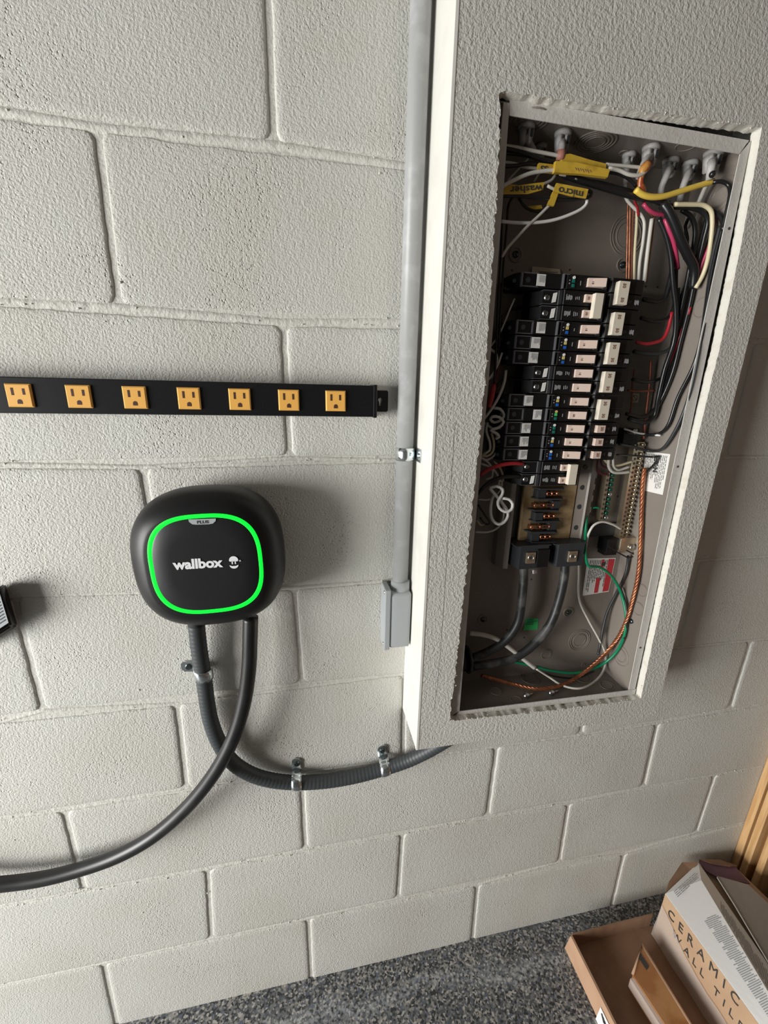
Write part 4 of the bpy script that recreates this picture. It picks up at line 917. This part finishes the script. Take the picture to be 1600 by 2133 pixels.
# ------------------------------------------------------------------ grey PVC conduit, strap and conduit body
cx, cr_ = .1820, .01335
bm = bmesh.new(); top = Vector((.1815, -.0165, .83)); bot = Vector((.1800, -.0165, -.612)); 
cyl(bm, bot, top, cr_, n=40); t = link('pvc_conduit', bm, M_pvc, None, True)
tag(t, 'long grey plastic conduit running up beside the chase', 'conduit')
for p_ in t.data.polygons:
    if len(p_.vertices) > 4: p_.use_smooth = False
def strap(name, ctr, axis, R, w_, tabdir, label, n_arc=20, tab=.014, tm=M_steel, bolt=M_steel, wallgap=0):
    """one-hole strap: half hoop over a pipe, an ear against the wall with a screw"""
    t = thing(name, label, 'clamp'); ctr = Vector(ctr); axis = Vector(axis).normalized(); out = Vector((0, -1, 0)); td = Vector(tabdir).normalized()
    pts = []
    for i in range(n_arc + 1):
        a = math.radians(-25) + math.radians(215) * i / n_arc
        pts.append(ctr - td * math.cos(a) * R + out * math.sin(a) * R)
    # run down to the wall, then out along the ear
    e0 = pts[-1]; wall_y = -.0012
    pts = [p for p in pts]
    base = ctr + td * (R + .0005); pts[-1] = Vector((base.x, ctr.y, base.z))
    ear = [Vector((base.x, wall_y - .001, base.z)), Vector((base.x + td.x * tab, wall_y - .001, base.z + td.z * tab))]
    def ribbon(P, w0, th, rnd=False):
        bm = bmesh.new(); prev = None; N_ = len(P)
        for i, p in enumerate(P):
            T = (P[min(i + 1, N_ - 1)] - P[max(i - 1, 0)]).normalized(); nn = axis.cross(T).normalized()
            if nn.dot(p - ctr) < 0 and i < n_arc: nn = -nn
            if i >= n_arc and nn.y > 0: nn = -nn
            k = [p + axis * w0 * .5, p + axis * w0 * .5 * .35 + nn * .0009, p - axis * w0 * .5 * .35 + nn * .0009, p - axis * w0 * .5, p - axis * w0 * .5 - nn * th, p + axis * w0 * .5 - nn * th]
            row = [bm.verts.new(q) for q in k]
            if prev:
                for a in range(6): bm.faces.new((prev[a], prev[(a + 1) % 6], row[(a + 1) % 6], row[a]))
            else: bm.faces.new(row)
            prev = row
        bm.faces.new(prev); bmesh.ops.recalc_face_normals(bm, faces=bm.faces[:]); return bm
    link('hoop', ribbon(pts + [ear[0]], w_, .0010), tm, t, True)
    bm = bmesh.new(); q = [ear[0] + axis * w_ * .5, ear[1] + axis * w_ * .5 - td * .004, ear[1] + axis * w_ * .25, ear[1] - axis * w_ * .25, ear[1] - axis * w_ * .5 - td * .004, ear[0] - axis * w_ * .5]
    slab(bm, q, (0, -1, 0), .0014); link('ear', bm, tm, t)
    c = ear[0].lerp(ear[1], .5) + Vector((0, -.0014, 0)); bm = bmesh.new(); cyl(bm, c, c + Vector((0, -.0022, 0)), min(.0058, w_ * .42), .0045, n=6 if bolt is M_steel else 14); s = link('screw', bm, bolt, t)
    bm = bmesh.new(); cc = c + Vector((0, -.0023, 0)); tube(bm, [cc - td * .003, cc + td * .003], .0006, 4); link('screw_slot', bm, M_darkp, s)
    return t
pc = at(852, 945, .0165)
strap('conduit_strap', (.1810, -.0165, pc.z), (0, 0, 1), .0146, .0200, (1, 0, 0), 'shiny zinc strap holding the grey conduit beside the chase', tab=.0018)
# its ear lies on the chase side
p = at(880, 948, .038); t2 = bpy.data.objects['conduit_strap']
bm = bmesh.new(); box(bm, .1966, .1982, -.049, -.017, pc.z - .0100, pc.z + .0100, .0005); link('side_ear', bm, M_steel, t2)
bm = bmesh.new(); cyl(bm, (.1968, -.038, pc.z), (.1950, -.038, pc.z), .0045, n=14); link('side_screw', bm, M_steel, t2, True)
lb = thing('conduit_fitting', 'grey plastic conduit body at the lower end of the conduit', 'conduit fitting')
bm = bmesh.new(); cyl(bm, (.1803, -.0175, -.632), (.1803, -.0175, -.606), .0170, .0160, n=32); link('socket', bm, M_pvc2, lb, True)
bm = bmesh.new(); box(bm, .1590, .1968, -.0385, -.0015, -.7265, -.6210, .006); link('body', bm, M_pvc2, lb, True)
bm = bmesh.new(); box(bm, .1500, .1600, -.0395, -.0010, -.7275, -.6135, .0018); link('cover', bm, M_pvc2, lb)
for z in (-.6190, -.7170):
    bm = bmesh.new(); cyl(bm, (.1503, -.033, z), (.1490, -.033, z), .0032, n=14); cv = link('cover_screw', bm, M_screw, lb, True)
bm = bmesh.new(); box(bm, .1955, .1984, -.020, -.010, -.7380, -.7050, .003); link('wall_gap', bm, M_darkp, lb)

# ------------------------------------------------------------------ outlet strip
st = thing('outlet_strip', 'long black power strip with amber outlets on the block wall', 'power strip')
zt, zb = -.2885, -.3330
bm = bmesh.new(); box(bm, -.75, .1285, -.030, -.001, zb, zt, .0012); link('housing', bm, M_strip, st)
bm = bmesh.new(); box(bm, .1270, .1325, -.0315, -.0008, zb - .0012, zt + .0012, .001); link('end_cap', bm, M_strip, st)
# mounting tab with keyhole
bm = bmesh.new()
ta, tb_, tc, td_ = .1325, .1545, -.2950, -.3265
kc = Vector((.1425, 0, -.3120)); hole_ = []
for i in range(14):
    a = math.radians(-60 + 300 * i / 13); hole_.append((kc.x + .0034 * math.sin(a + math.pi), kc.z + .0015 + .0034 * -math.cos(a + math.pi) * -1))
hole_ = [(kc.x + .0034 * math.cos(math.radians(a)), kc.z + .003 + .0034 * math.sin(math.radians(a))) for a in range(-50, 231, 20)] + [(kc.x - .0018, kc.z - .004), (kc.x - .0012, kc.z - .0058), (kc.x + .0012, kc.z - .0058), (kc.x + .0018, kc.z - .004)]
for y in (-.0030, -.0012):
    ov_ = [bm.verts.new((x, y, z)) for x, z in ((ta, tc), (tb_ - .002, tc), (tb_, tc - .002), (tb_, td_ + .002), (tb_ - .002, td_), (ta, td_))]
    hv_ = [bm.verts.new((x, y, z)) for x, z in hole_]
    es = [bm.edges.new((ov_[i], ov_[(i + 1) % len(ov_)])) for i in range(len(ov_))] + [bm.edges.new((hv_[i], hv_[(i + 1) % len(hv_)])) for i in range(len(hv_))]
    bmesh.ops.triangle_fill(bm, use_beauty=True, edges=es, normal=(0, -1, 0))
    if y == -.0030: f0, g0 = ov_, hv_
for A_, B_ in ((f0, ov_), (g0, hv_)):
    for i in range(len(A_)): bm.faces.new((A_[i], A_[(i + 1) % len(A_)], B_[(i + 1) % len(A_)], B_[i]))
link('mounting_tab', bm, M_strip, st)
for i, (a, b) in enumerate(((10, 71), (136, 193), (255, 307), (369, 419), (477, 523), (581, 624), (680, 721))):
    pa, pb = at(a, 828, .034), at(b, 828, .034); xc = (pa.x + pb.x) / 2 - .0008; zc = -.3110
    hw, hh = .0142, .0142
    bm = bmesh.new()
    q = lambda s, y: [Vector((xc + sx * s * hw, -y, zc + sz * s * hh)) for sx, sz in ((-1, 1), (1, 1), (1, -1), (-1, -1))]
    r0 = [bm.verts.new(p) for p in q(1, .0299)]; r1 = [bm.verts.new(p) for p in q(1, .0318)]; r2 = [bm.verts.new(p) for p in q(.90, .0334)]
    for A_, B_ in ((r0, r1), (r1, r2)):
        for k in range(4): bm.faces.new((A_[k], A_[(k + 1) % 4], B_[(k + 1) % 4], B_[k]))
    bm.faces.new(r2); bmesh.ops.recalc_face_normals(bm, faces=bm.faces[:])
    ol = link('outlet', bm, M_yo, st)
    for dx, hh_ in ((-.0062, .0050), (.0062, .0042)):
        bm = bmesh.new(); box(bm, xc + dx - .0014, xc + dx + .0014, -.0336, -.0330, zc + .0048 - hh_ * .9, zc + .0048 + hh_ * .9); link('slot', bm, M_slot, ol)
    bm = bmesh.new(); pts = [(xc + .0028 * math.cos(math.radians(a)), zc - .0075 + .0030 * math.sin(math.radians(a))) for a in range(0, 181, 20)] + [(xc - .0028, zc - .0102), (xc + .0028, zc - .0102)]
    slab(bm, [(x, -.0332, z) for x, z in pts], (0, -1, 0), .0004); link('ground_hole', bm, M_slot, ol)

# ------------------------------------------------------------------ EV charger
ch = thing('wall_charger', 'black rounded square wall charger with glowing green ring', 'charger')
CX, CZ = -.1115, -.5325
def sq(h, e, n=72, ex=1.0, ez=1.0, dz=0):
    out = []
    for i in range(n):
        t = 2 * math.pi * i / n; c, s = math.cos(t), math.sin(t)
        X = math.copysign(abs(c) ** (2 / e), c) * h; Z = math.copysign(abs(s) ** (2 / e), s) * h
        out.append((X * .99955 - Z * .030, X * .030 + Z * .99955))
    return out
def loft(prof, m_, name, parent, cap=True, dz=0):
    bm = bmesh.new(); prev = None
    for h, d, e in prof:
        row = [bm.verts.new((CX + x, -d, CZ + z)) for x, z in sq(h, e)]
        if prev:
            for k in range(72): bm.faces.new((prev[k], prev[(k + 1) % 72], row[(k + 1) % 72], row[k]))
        prev = row
    if cap: bm.faces.new(prev)
    bmesh.ops.recalc_face_normals(bm, faces=bm.faces[:]); return link(name, bm, m_, parent, True)
loft([(.080, .0008, 3.2), (.086, .004, 3.2), (.088, .012, 3.2), (.087, .014, 3.2)], M_black, 'back_plate', ch)
loft([(.0900, .012, 2.6), (.0980, .016, 2.6), (.1018, .028, 2.6), (.1032, .042, 2.6), (.1032, .054, 2.6), (.1012, .066, 2.6), (.0970, .075, 2.65), (.0905, .0822, 2.75), (.084, .0872, 2.85), (.0785, .0902, 2.9), (.0752, .0914, 2.9), (.060, .0912, 2.9)], M_shell, 'shell', ch)
RC = CX + .0018
def ringband(h0, h1, d0, d1, e, m_, name):
    bm = bmesh.new(); A_ = [bm.verts.new((RC + x, -d0, CZ + .0035 + z)) for x, z in sq(h0, e, 96)]; B_ = [bm.verts.new((RC + x, -d1, CZ + .0035 + z)) for x, z in sq((h0 + h1) / 2, e, 96)]; C_ = [bm.verts.new((RC + x, -d0, CZ + .0035 + z)) for x, z in sq(h1, e, 96)]
    for P_, Q_ in ((A_, B_), (B_, C_)):
        for k in range(96): bm.faces.new((P_[k], P_[(k + 1) % 96], Q_[(k + 1) % 96], Q_[k]))
    bmesh.ops.recalc_face_normals(bm, faces=bm.faces[:]); return link(name, bm, m_, ch, True)
tag(ringband(.0728, .0674, .0914, .0922, 2.9, M_led, 'light_ring'), 'glowing green ring')
bm = bmesh.new(); rows = []
for s, d in ((.0676, .0912), (.0660, .0922), (.045, .0932), (.02, .0936)):
    rows.append([bm.verts.new((RC + x, -d, CZ + .0035 + z)) for x, z in sq(s, 2.9, 96)])
for P_, Q_ in zip(rows, rows[1:]):
    for k in range(96): bm.faces.new((P_[k], P_[(k + 1) % 96], Q_[(k + 1) % 96], Q_[k]))
bm.faces.new(rows[-1]); bmesh.ops.recalc_face_normals(bm, faces=bm.faces[:]); fc = link('front_cover', bm, M_face, ch, True)
a = at(363, 1186, .0942); b = at(467, 1180, .0942)
text('brand_lettering', 'wallbox', a, (1, 0, (b.z - a.z) / (b.x - a.x)), (0, 0, 1), .0190, M_logo, fc, bold=.00075, width=b.x - a.x)
ic = at(487, 1171, .0943); bm = bmesh.new()
k_ = [(ic.x + .0060 * math.cos(math.radians(t)), ic.z + .0028 + .0060 * math.sin(math.radians(t))) for t in range(0, 181, 15)]
k_ = [(ic.x + .0058, ic.z + .0022)] + k_ + [(ic.x - .0058, ic.z + .0022), (ic.x - .0052, ic.z + .0012), (ic.x + .0052, ic.z + .0012)]
slab(bm, [(x, -.0943, z) for x, z in k_], (0, -1, 0), .0002)
for dx in (-.0020, .0020): slab(bm, [(ic.x + dx - .0008, -.0943, ic.z + .0016), (ic.x + dx + .0008, -.0943, ic.z + .0016), (ic.x + dx + .0008, -.0943, ic.z - .0028), (ic.x + dx - .0008, -.0943, ic.z - .0028)], (0, -1, 0), .0002)
k_ = [(ic.x + .0058 * math.cos(math.radians(t)), ic.z - .0042 + .0052 * math.sin(math.radians(t))) for t in range(180, 361, 15)] + [(ic.x + .0026, ic.z - .0056), (ic.x - .0026, ic.z - .0056)]
slab(bm, [(x, -.0943, z) for x, z in k_], (0, -1, 0), .0002); link('logo_emblem', bm, M_logo, fc)
p = at(500, 1168, .0943); bm = bmesh.new(); cyl(bm, p, p + Vector((0, -.0002, 0)), .0013, n=12); link('trademark_dot', bm, M_badge, fc)
pl = at(421, 1081, .0935); bm = bmesh.new()
k_ = [(pl.x - .0170, CZ + .0698), (pl.x + .0170, CZ + .0698), (pl.x + .0165, CZ + .0666), (pl.x + .0130, CZ + .0632), (pl.x + .008, CZ + .0624), (pl.x - .008, CZ + .0624), (pl.x - .0130, CZ + .0632), (pl.x - .0165, CZ + .0666)]
slab(bm, [(x, -.0921, z) for x, z in k_], (0, -1, 0), .0012); bd = tag(link('badge', bm, M_badge, fc), 'grey badge reading PLUS')
text('badge_lettering', 'PLUS', (pl.x - .0072, -.0935, CZ + .0638), (1, 0, 0), (0, 0, 1), .0058, M_darkp, bd, bold=.0001, width=.0145)

# ------------------------------------------------------------------ flexible conduit and charging cable
cp = [(409, 1300, .026), (414, 1345, .024), (420, 1385, .021), (426, 1420, .020), (431, 1460, .020), (440, 1505, .020), (458, 1550, .020), (484, 1587, .020), (520, 1611, .020), (560, 1624, .020), (615, 1630, .019), (680, 1627, .019), (740, 1617, .019), (800, 1601, .020), (850, 1584, .026), (890, 1565, .036), (925, 1545, .046), (950, 1530, .052)]
P = spline([at(*c) for c in cp], .0018); bm = bmesh.new()
tube(bm, P, .0140, 24, rf=lambda i, n: .0124 + (.00035 if (i // 2) % 2 else 0))
tag(link('flexible_conduit', bm, M_cond, None, True), 'dark ribbed flexible conduit curving from the charger to under the chase', 'conduit')
def pt(px, py, d): return at(px, py, d)
def dirn(a, b, d=.02): return (at(*b, d) - at(*a, d)).normalized()
for (c, a, b, td, lab) in (((424, 1402, .020), (420, 1385), (428, 1425), (-1, 0, .12), 'zinc strap on the vertical run of flexible conduit, ear to the left'),
                      ((618, 1629, .019), (590, 1628), (650, 1630), (0.05, 0, 1), 'zinc strap on the flexible conduit below the charging cable crossing'),
                      ((802, 1600, .020), (780, 1607), (825, 1593), (-.1, 0, 1), 'zinc strap on the flexible conduit nearest the chase')):
    ax = dirn(a, b); ax.y = 0
    strap('conduit_strap', at(*c), ax, .0142, .0190, td, lab, tab=.024, bolt=M_blkscrew)
cb = [(522, 1285, .040), (521, 1330, .042), (519, 1385, .044), (511, 1450, .047), (494, 1515, .050), (466, 1578, .052), (425, 1640, .050), (370, 1700, .045), (310, 1748, .040), (245, 1783, .036), (175, 1808, .032), (95, 1829, .030), (20, 1840, .028), (-60, 1846, .028), (-200, 1840, .03)]
P = spline([at(*c) for c in cb], .005); bm = bmesh.new(); tube(bm, P, .0118, 24)
tag(link('charging_cable', bm, M_cable, None, True), 'smooth black charging cable sweeping from the charger to the lower left', 'cable')

# ------------------------------------------------------------------ adapter at the left edge
ad = thing('power_adapter', 'black power adapter with grey printed label at the left edge', 'adapter')
bq = [at(12, 1214, .003), at(38, 1303, .003), at(-40, 1352, .003), at(-70, 1262, .003)]
fq = [at(-3, 1224, .030), at(23, 1305, .030), at(-52, 1352, .030), at(-82, 1270, .030)]
bm = bmesh.new(); hexa(bm, fq, bq); bmesh.ops.bevel(bm, geom=bm.edges[:], offset=.0025, segments=3, affect='EDGES'); link('case', bm, M_black, ad, True)
lq = [at(-8, 1340, .0302), at(19, 1298, .0302), at(-1, 1236, .0302), at(-60, 1270, .0302)]
lq = [at(18, 1297, .0302), at(-45, 1338, .0302), at(-65, 1275, .0302), at(-1, 1234, .0302)]
bm = bmesh.new(); slab(bm, lq, (0, -1, 0), .0004); l = tag(link('spec_label', bm, M_badge, ad), 'grey spec label with fine dark print')
printed(l, [lq[3], lq[2], lq[1], lq[0]], M_darkp, 9, (0, -1, 0), seed=3, hfrac=.35, fill=(.8, .98))

# ------------------------------------------------------------------ cartons on the floor
tr = thing('cardboard_tray', 'open brown cardboard tray lying on the grey floor', 'cardboard tray')
zt = -1.578
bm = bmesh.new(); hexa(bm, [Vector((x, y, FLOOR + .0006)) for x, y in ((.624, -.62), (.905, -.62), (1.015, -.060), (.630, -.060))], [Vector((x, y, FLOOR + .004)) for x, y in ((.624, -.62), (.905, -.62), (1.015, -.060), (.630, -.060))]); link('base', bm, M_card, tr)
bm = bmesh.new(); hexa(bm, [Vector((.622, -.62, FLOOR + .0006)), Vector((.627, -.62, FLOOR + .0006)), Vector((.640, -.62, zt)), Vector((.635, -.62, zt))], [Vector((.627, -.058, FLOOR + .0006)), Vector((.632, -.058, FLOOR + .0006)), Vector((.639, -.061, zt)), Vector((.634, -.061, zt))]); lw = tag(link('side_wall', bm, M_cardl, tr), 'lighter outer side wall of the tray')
bm = bmesh.new(); 
for i in range(14):
    x0 = .640 + i * .0165; x1 = x0 + .0165; y0 = -.060 + .0012 * noise.noise((i * .9, 0, 0)); y1 = -.060 + .0012 * noise.noise(((i + 1) * .9, 0, 0))
    hexa(bm, [Vector((x0, y0, FLOOR + .001)), Vector((x0, y0 + .003, FLOOR + .001)), Vector((x0, y0 + .003, zt + .001 * noise.noise((i, 3, 0)))), Vector((x0, y0, zt))], [Vector((x1, y1, FLOOR + .001)), Vector((x1, y1 + .003, FLOOR + .001)), Vector((x1, y1 + .003, zt)), Vector((x1, y1, zt))])
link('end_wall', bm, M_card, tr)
# white sticker on the outer side wall
def onside(px, py):
    # plane through the leaning side wall
    n_ = Vector((-1, 0, .26)).normalized(); p0 = Vector((.628, -.2, -1.605)); r = ray(px, py); return CC + r * ((p0 - CC).dot(n_) / r.dot(n_)) + n_ * .0008
bm = bmesh.new(); slab(bm, [onside(1252, 2098), onside(1269, 2133), onside(1281, 2160), onside(1256, 2160), onside(1241, 2124)], (-1, 0, .26), .0004); tg = tag(link('shipping_label', bm, M_paper, tr), 'small white printed sticker')
bm = bmesh.new()
for i in range(4): slab(bm, [onside(1253 + i * 3, 2110 + i * 8) + Vector((-.0008, 0, 0)), onside(1256 + i * 3, 2111 + i * 8) + Vector((-.0008, 0, 0)), onside(1262 + i * 3, 2130 + i * 8) + Vector((-.0008, 0, 0)), onside(1258 + i * 3, 2131 + i * 8) + Vector((-.0008, 0, 0))], (-1, 0, .26), .0001)
link('printed_text', bm, M_darkp, tg)
# slim taped carton in the tray
sc_ = thing('slim_carton', 'slim orange-brown taped carton lying in the cardboard tray', 'carton')
zt2 = -1.570
q = [atz(1337, 1968, zt2), atz(1318, 2030, zt2), atz(1318, 2030, zt2) + (atz(1385, 2133, zt2) - atz(1318, 2030, zt2)) * 2.2, atz(1337, 1968, zt2) + (atz(1438, 2133, zt2) - atz(1337, 1968, zt2)) * 1.8]
bm = bmesh.new(); hexa(bm, q, [Vector((p.x, p.y, FLOOR + .0042)) for p in q]); link('carton_body', bm, M_orange, sc_)
bm = bmesh.new(); a, b = q[1], q[2]; slab(bm, [a + Vector((-.001, -.004, -.002)), b + Vector((-.001, 0, -.002)), Vector((b.x - .001, b.y, b.z - .030)), Vector((a.x - .001, a.y - .004, a.z - .030))], (-1, 0, 0), .008); tag(link('grey_strip', bm, M_film, sc_), 'grey tape strip along the side')
s4 = [atz(x, y, zt2 + .0006) for x, y in ((1334, 1985), (1352, 2013), (1347, 2021), (1331, 1996))]; bm = bmesh.new(); slab(bm, s4, (0, 0, 1), .0006); tag(link('black_sticker', bm, M_darkp, sc_), 'small black sticker')
# corrugated rim of the slim carton
bm = bmesh.new(); tube(bm, [q[3] + Vector((0, 0, .001)), q[0] + Vector((0, 0, .001)), q[1] + Vector((0, 0, .001))], .003, 6); link('carton_rim', bm, M_cardl, sc_, True)

tb = thing('tile_box', 'long tile carton with white top, lettered CERAMIC WALL TILE on its side', 'box')
A0 = Vector((.8715, -.0735, -1.480)); Rg0 = atz(1461, 1834, -1.462); B0 = atz(1455, 1797, -1.484)
A1 = Vector((.8695, -.62, -1.480)); 
def ext(p, px, py, z, y=-.62):
    q_ = atz(px, py, z); d_ = q_ - p; return p + d_ * ((y - p.y) / d_.y)
Rg1 = ext(Rg0, 1600, 2066, -1.462); B1 = ext(B0, 1600, 2008, -1.484)
zb_ = FLOOR + .005
bm = bmesh.new()
lo = lambda p: Vector((p.x, p.y, zb_))
hexa(bm, [A0 + Vector((0, 0, -.001)), A1 + Vector((0, 0, -.001)), B1 + Vector((0, 0, -.001)), B0 + Vector((0, 0, -.001))], [lo(A0), lo(A1), lo(B1), lo(B0)]); link('carton_body', bm, M_tile, tb)
def patch(bm, a, b, c, d, nu=4, nv=24):
    G_ = [[bm.verts.new(a.lerp(b, i / nu).lerp(d.lerp(c, i / nu), j / nv) + Vector((0, 0, .0008))) for i in range(nu + 1)] for j in range(nv + 1)]
    H_ = [[bm.verts.new(v.co - Vector((0, 0, .0010))) for v in row] for row in G_]
    for j in range(nv):
        for i in range(nu):
            bm.faces.new((G_[j][i], G_[j][i + 1], G_[j + 1][i + 1], G_[j + 1][i])); bm.faces.new((H_[j][i], H_[j + 1][i], H_[j + 1][i + 1], H_[j][i + 1]))
    for j in range(nv):
        bm.faces.new((G_[j][0], G_[j + 1][0], H_[j + 1][0], H_[j][0])); bm.faces.new((G_[j][nu], H_[j][nu], H_[j + 1][nu], G_[j + 1][nu]))
    bmesh.ops.recalc_face_normals(bm, faces=bm.faces[:])
bm = bmesh.new(); patch(bm, A0, Rg0, Rg1, A1); tp1 = link('top_flap', bm, M_paper, tb)
bm = bmesh.new(); patch(bm, Rg0, B0, B1, Rg1); tp2 = link('top_flap', bm, M_paper, tb)
bm = bmesh.new(); hexa(bm, [A0, Rg0, B0], [A0 + Vector((0, -.001, -.0005)), Rg0 + Vector((0, -.001, -.0005)), B0 + Vector((0, -.001, -.0005))]); link('end_flap', bm, M_paper, tb)
def txtblock(parent, P0, P1, P2, P3, t0, t1, u0, u1, rows, seed, m_=M_darkp):
    """lines across the box between two long edges P0-P1 and P3-P2"""
    r = random.Random(seed); bm = bmesh.new(); up = (P1 - P0).cross(P3 - P0).normalized(); up = up if up.z > 0 else -up
    f = lambda u, t: (P0.lerp(P1, t)).lerp(P3.lerp(P2, t), u) + up * .0013
    for i in range(rows):
        t = t0 + (t1 - t0) * i / rows; tt = t + (t1 - t0) / rows * .5; e_ = u0 + (u1 - u0) * r.uniform(.7, 1); u = u0 + (u1 - u0) * (.0 if r.random() < .7 else .2)
        while u < e_:
            x = min(u + r.uniform(.04, .14), e_); slab(bm, [f(u, t), f(x, t), f(x, tt), f(u, tt)], up, .0001); u = x + .012
    return link('printed_text', bm, m_, parent)
txtblock(tp1, A0, A1, Rg1, Rg0, .12, .47, .46, .97, 60, 1, M_grayp); txtblock(tp1, A0, A1, Rg1, Rg0, .48, .60, .25, .97, 14, 2, M_grayp); txtblock(tp1, A0, A1, Rg1, Rg0, .62, .9, .3, .97, 26, 4, M_grayp)
txtblock(tp2, Rg0, Rg1, B1, B0, .12, .47, .08, .70, 60, 5, M_grayp); txtblock(tp2, Rg0, Rg1, B1, B0, .46, .85, .10, .80, 40, 6, M_grayp)
bm = bmesh.new(); fr = [atz(x, y, -1.472) + Vector((0, 0, .004)) for x, y in ((1399, 1862), (1455, 1812), (1466, 1824), (1410, 1877))]
printed(tp1, [fr[0], fr[1], fr[2], fr[3]], M_grayp, 4, (0, 0, 1), seed=12, fill=(.85, .95)); bm.free()
XS = .8698
def side_text(s, pa, pb, size, wscale=None):
    a = atx(*pa, XS); b = atx(*pb, XS); d_ = b - a
    text('side_lettering', s, a, d_, (0, 0, 1), size, M_darkp, tb, width=d_.length, depth=.0003, bold=-.0001, space=1.7)
side_text('CERAMIC', (1390, 1906), (1536, 2096), .034)
side_text('WALL TILE', (1400, 1948), (1545, 2150), .028)
# plastic film hanging off the side
bm = bmesh.new(); prev = None
for i in range(40):
    y = -.076 - i * .0136; zt_ = -1.515 - .055 * min(1, i / 8) - .010 * noise.noise((i * .31, 2, 0)); row = []
    for j in range(7):
        z = zt_ + (FLOOR + .008 - zt_) * j / 6; x = .8680 - .008 * (j / 6) - .0025 * (j / 6 + .1) * noise.noise((i * .35, j * .6, 1)); row.append(bm.verts.new((x, y, z)))
    if prev:
        for j in range(6): bm.faces.new((prev[j], prev[j + 1], row[j + 1], row[j]))
    prev = row
tag(link('plastic_film', bm, M_film, None, True), 'crinkled clear plastic film clinging to the tile box side', 'plastic film')
# crumpled brown flap behind, second open carton to the right
oc = thing('open_carton', 'open brown carton with purple print behind the white topped tile box', 'carton')
c0, c1, c2, c3 = atz(1422, 1795, -1.50), atz(1530, 1803, -1.50), Vector((1.165, -.60, -1.50)), Vector((1.00, -.60, -1.50))
C0 = Vector((1.032, -.012, -1.505)); 
bm = bmesh.new()
e0 = atz(1532, 1806, -1.50); e1 = ext(e0, 1600, 1872, -1.50); f0_ = B0 + Vector((.005, .012, 0)); f1_ = B1 + Vector((.005, 0, 0))
hexa(bm, [Vector((p.x, p.y, -1.50)) for p in (f0_, e0, e1, f1_)], [Vector((p.x, p.y, FLOOR + .0006)) for p in (f0_, e0, e1, f1_)]); link('carton_body', bm, M_tile, oc)
bm = bmesh.new(); fl = [atz(1387, 1858, -1.492), atz(1394, 1836, -1.486), atz(1421, 1796, -1.480), atz(1455, 1796, -1.478), atz(1442, 1815, -1.486)]
slab(bm, fl, (0, 0, -1), .003); link('crumpled_flap', bm, M_card, oc)
bm = bmesh.new(); fl = [atz(1456, 1795, -1.490), atz(1500, 1797, -1.492), atz(1532, 1808, -1.493), atz(1562, 1842, -1.493), atz(1500, 1832, -1.490), atz(1470, 1815, -1.490)]
slab(bm, fl, (0, 0, 1), .003); tag(link('printed_flap', bm, M_purple, oc), 'flap with dark purple print')
bm = bmesh.new(); fl = [atz(1456, 1793, -1.492), atz(1500, 1794, -1.492), atz(1534, 1806, -1.493), atz(1520, 1806, -1.489), atz(1480, 1800, -1.489)]
slab(bm, fl, (0, 0, 1), .006); link('flap_edge', bm, M_card, oc)
bm = bmesh.new(); fl = [atz(1493, 1828, -1.486), atz(1558, 1846, -1.486), atz(1600, 1886, -1.486), atz(1680, 2020, -1.486), atz(1608, 2020, -1.486)]
slab(bm, fl, (0, 0, 1), .006); tag(link('grey_tile_sleeve', bm, mat('grey_sleeve', (.30, .27, .24), .4, bump=[(30, .4, .003)]), oc), 'grey-brown wrapped tile stack inside')
bm = bmesh.new(); tube(bm, [atz(1494, 1828, -1.478), atz(1530, 1885, -1.478), atz(1568, 1950, -1.478), atz(1610, 2020, -1.478)], .0012, 6); tag(link('glossy_edge', bm, M_whb, oc), 'thin glossy white edge')
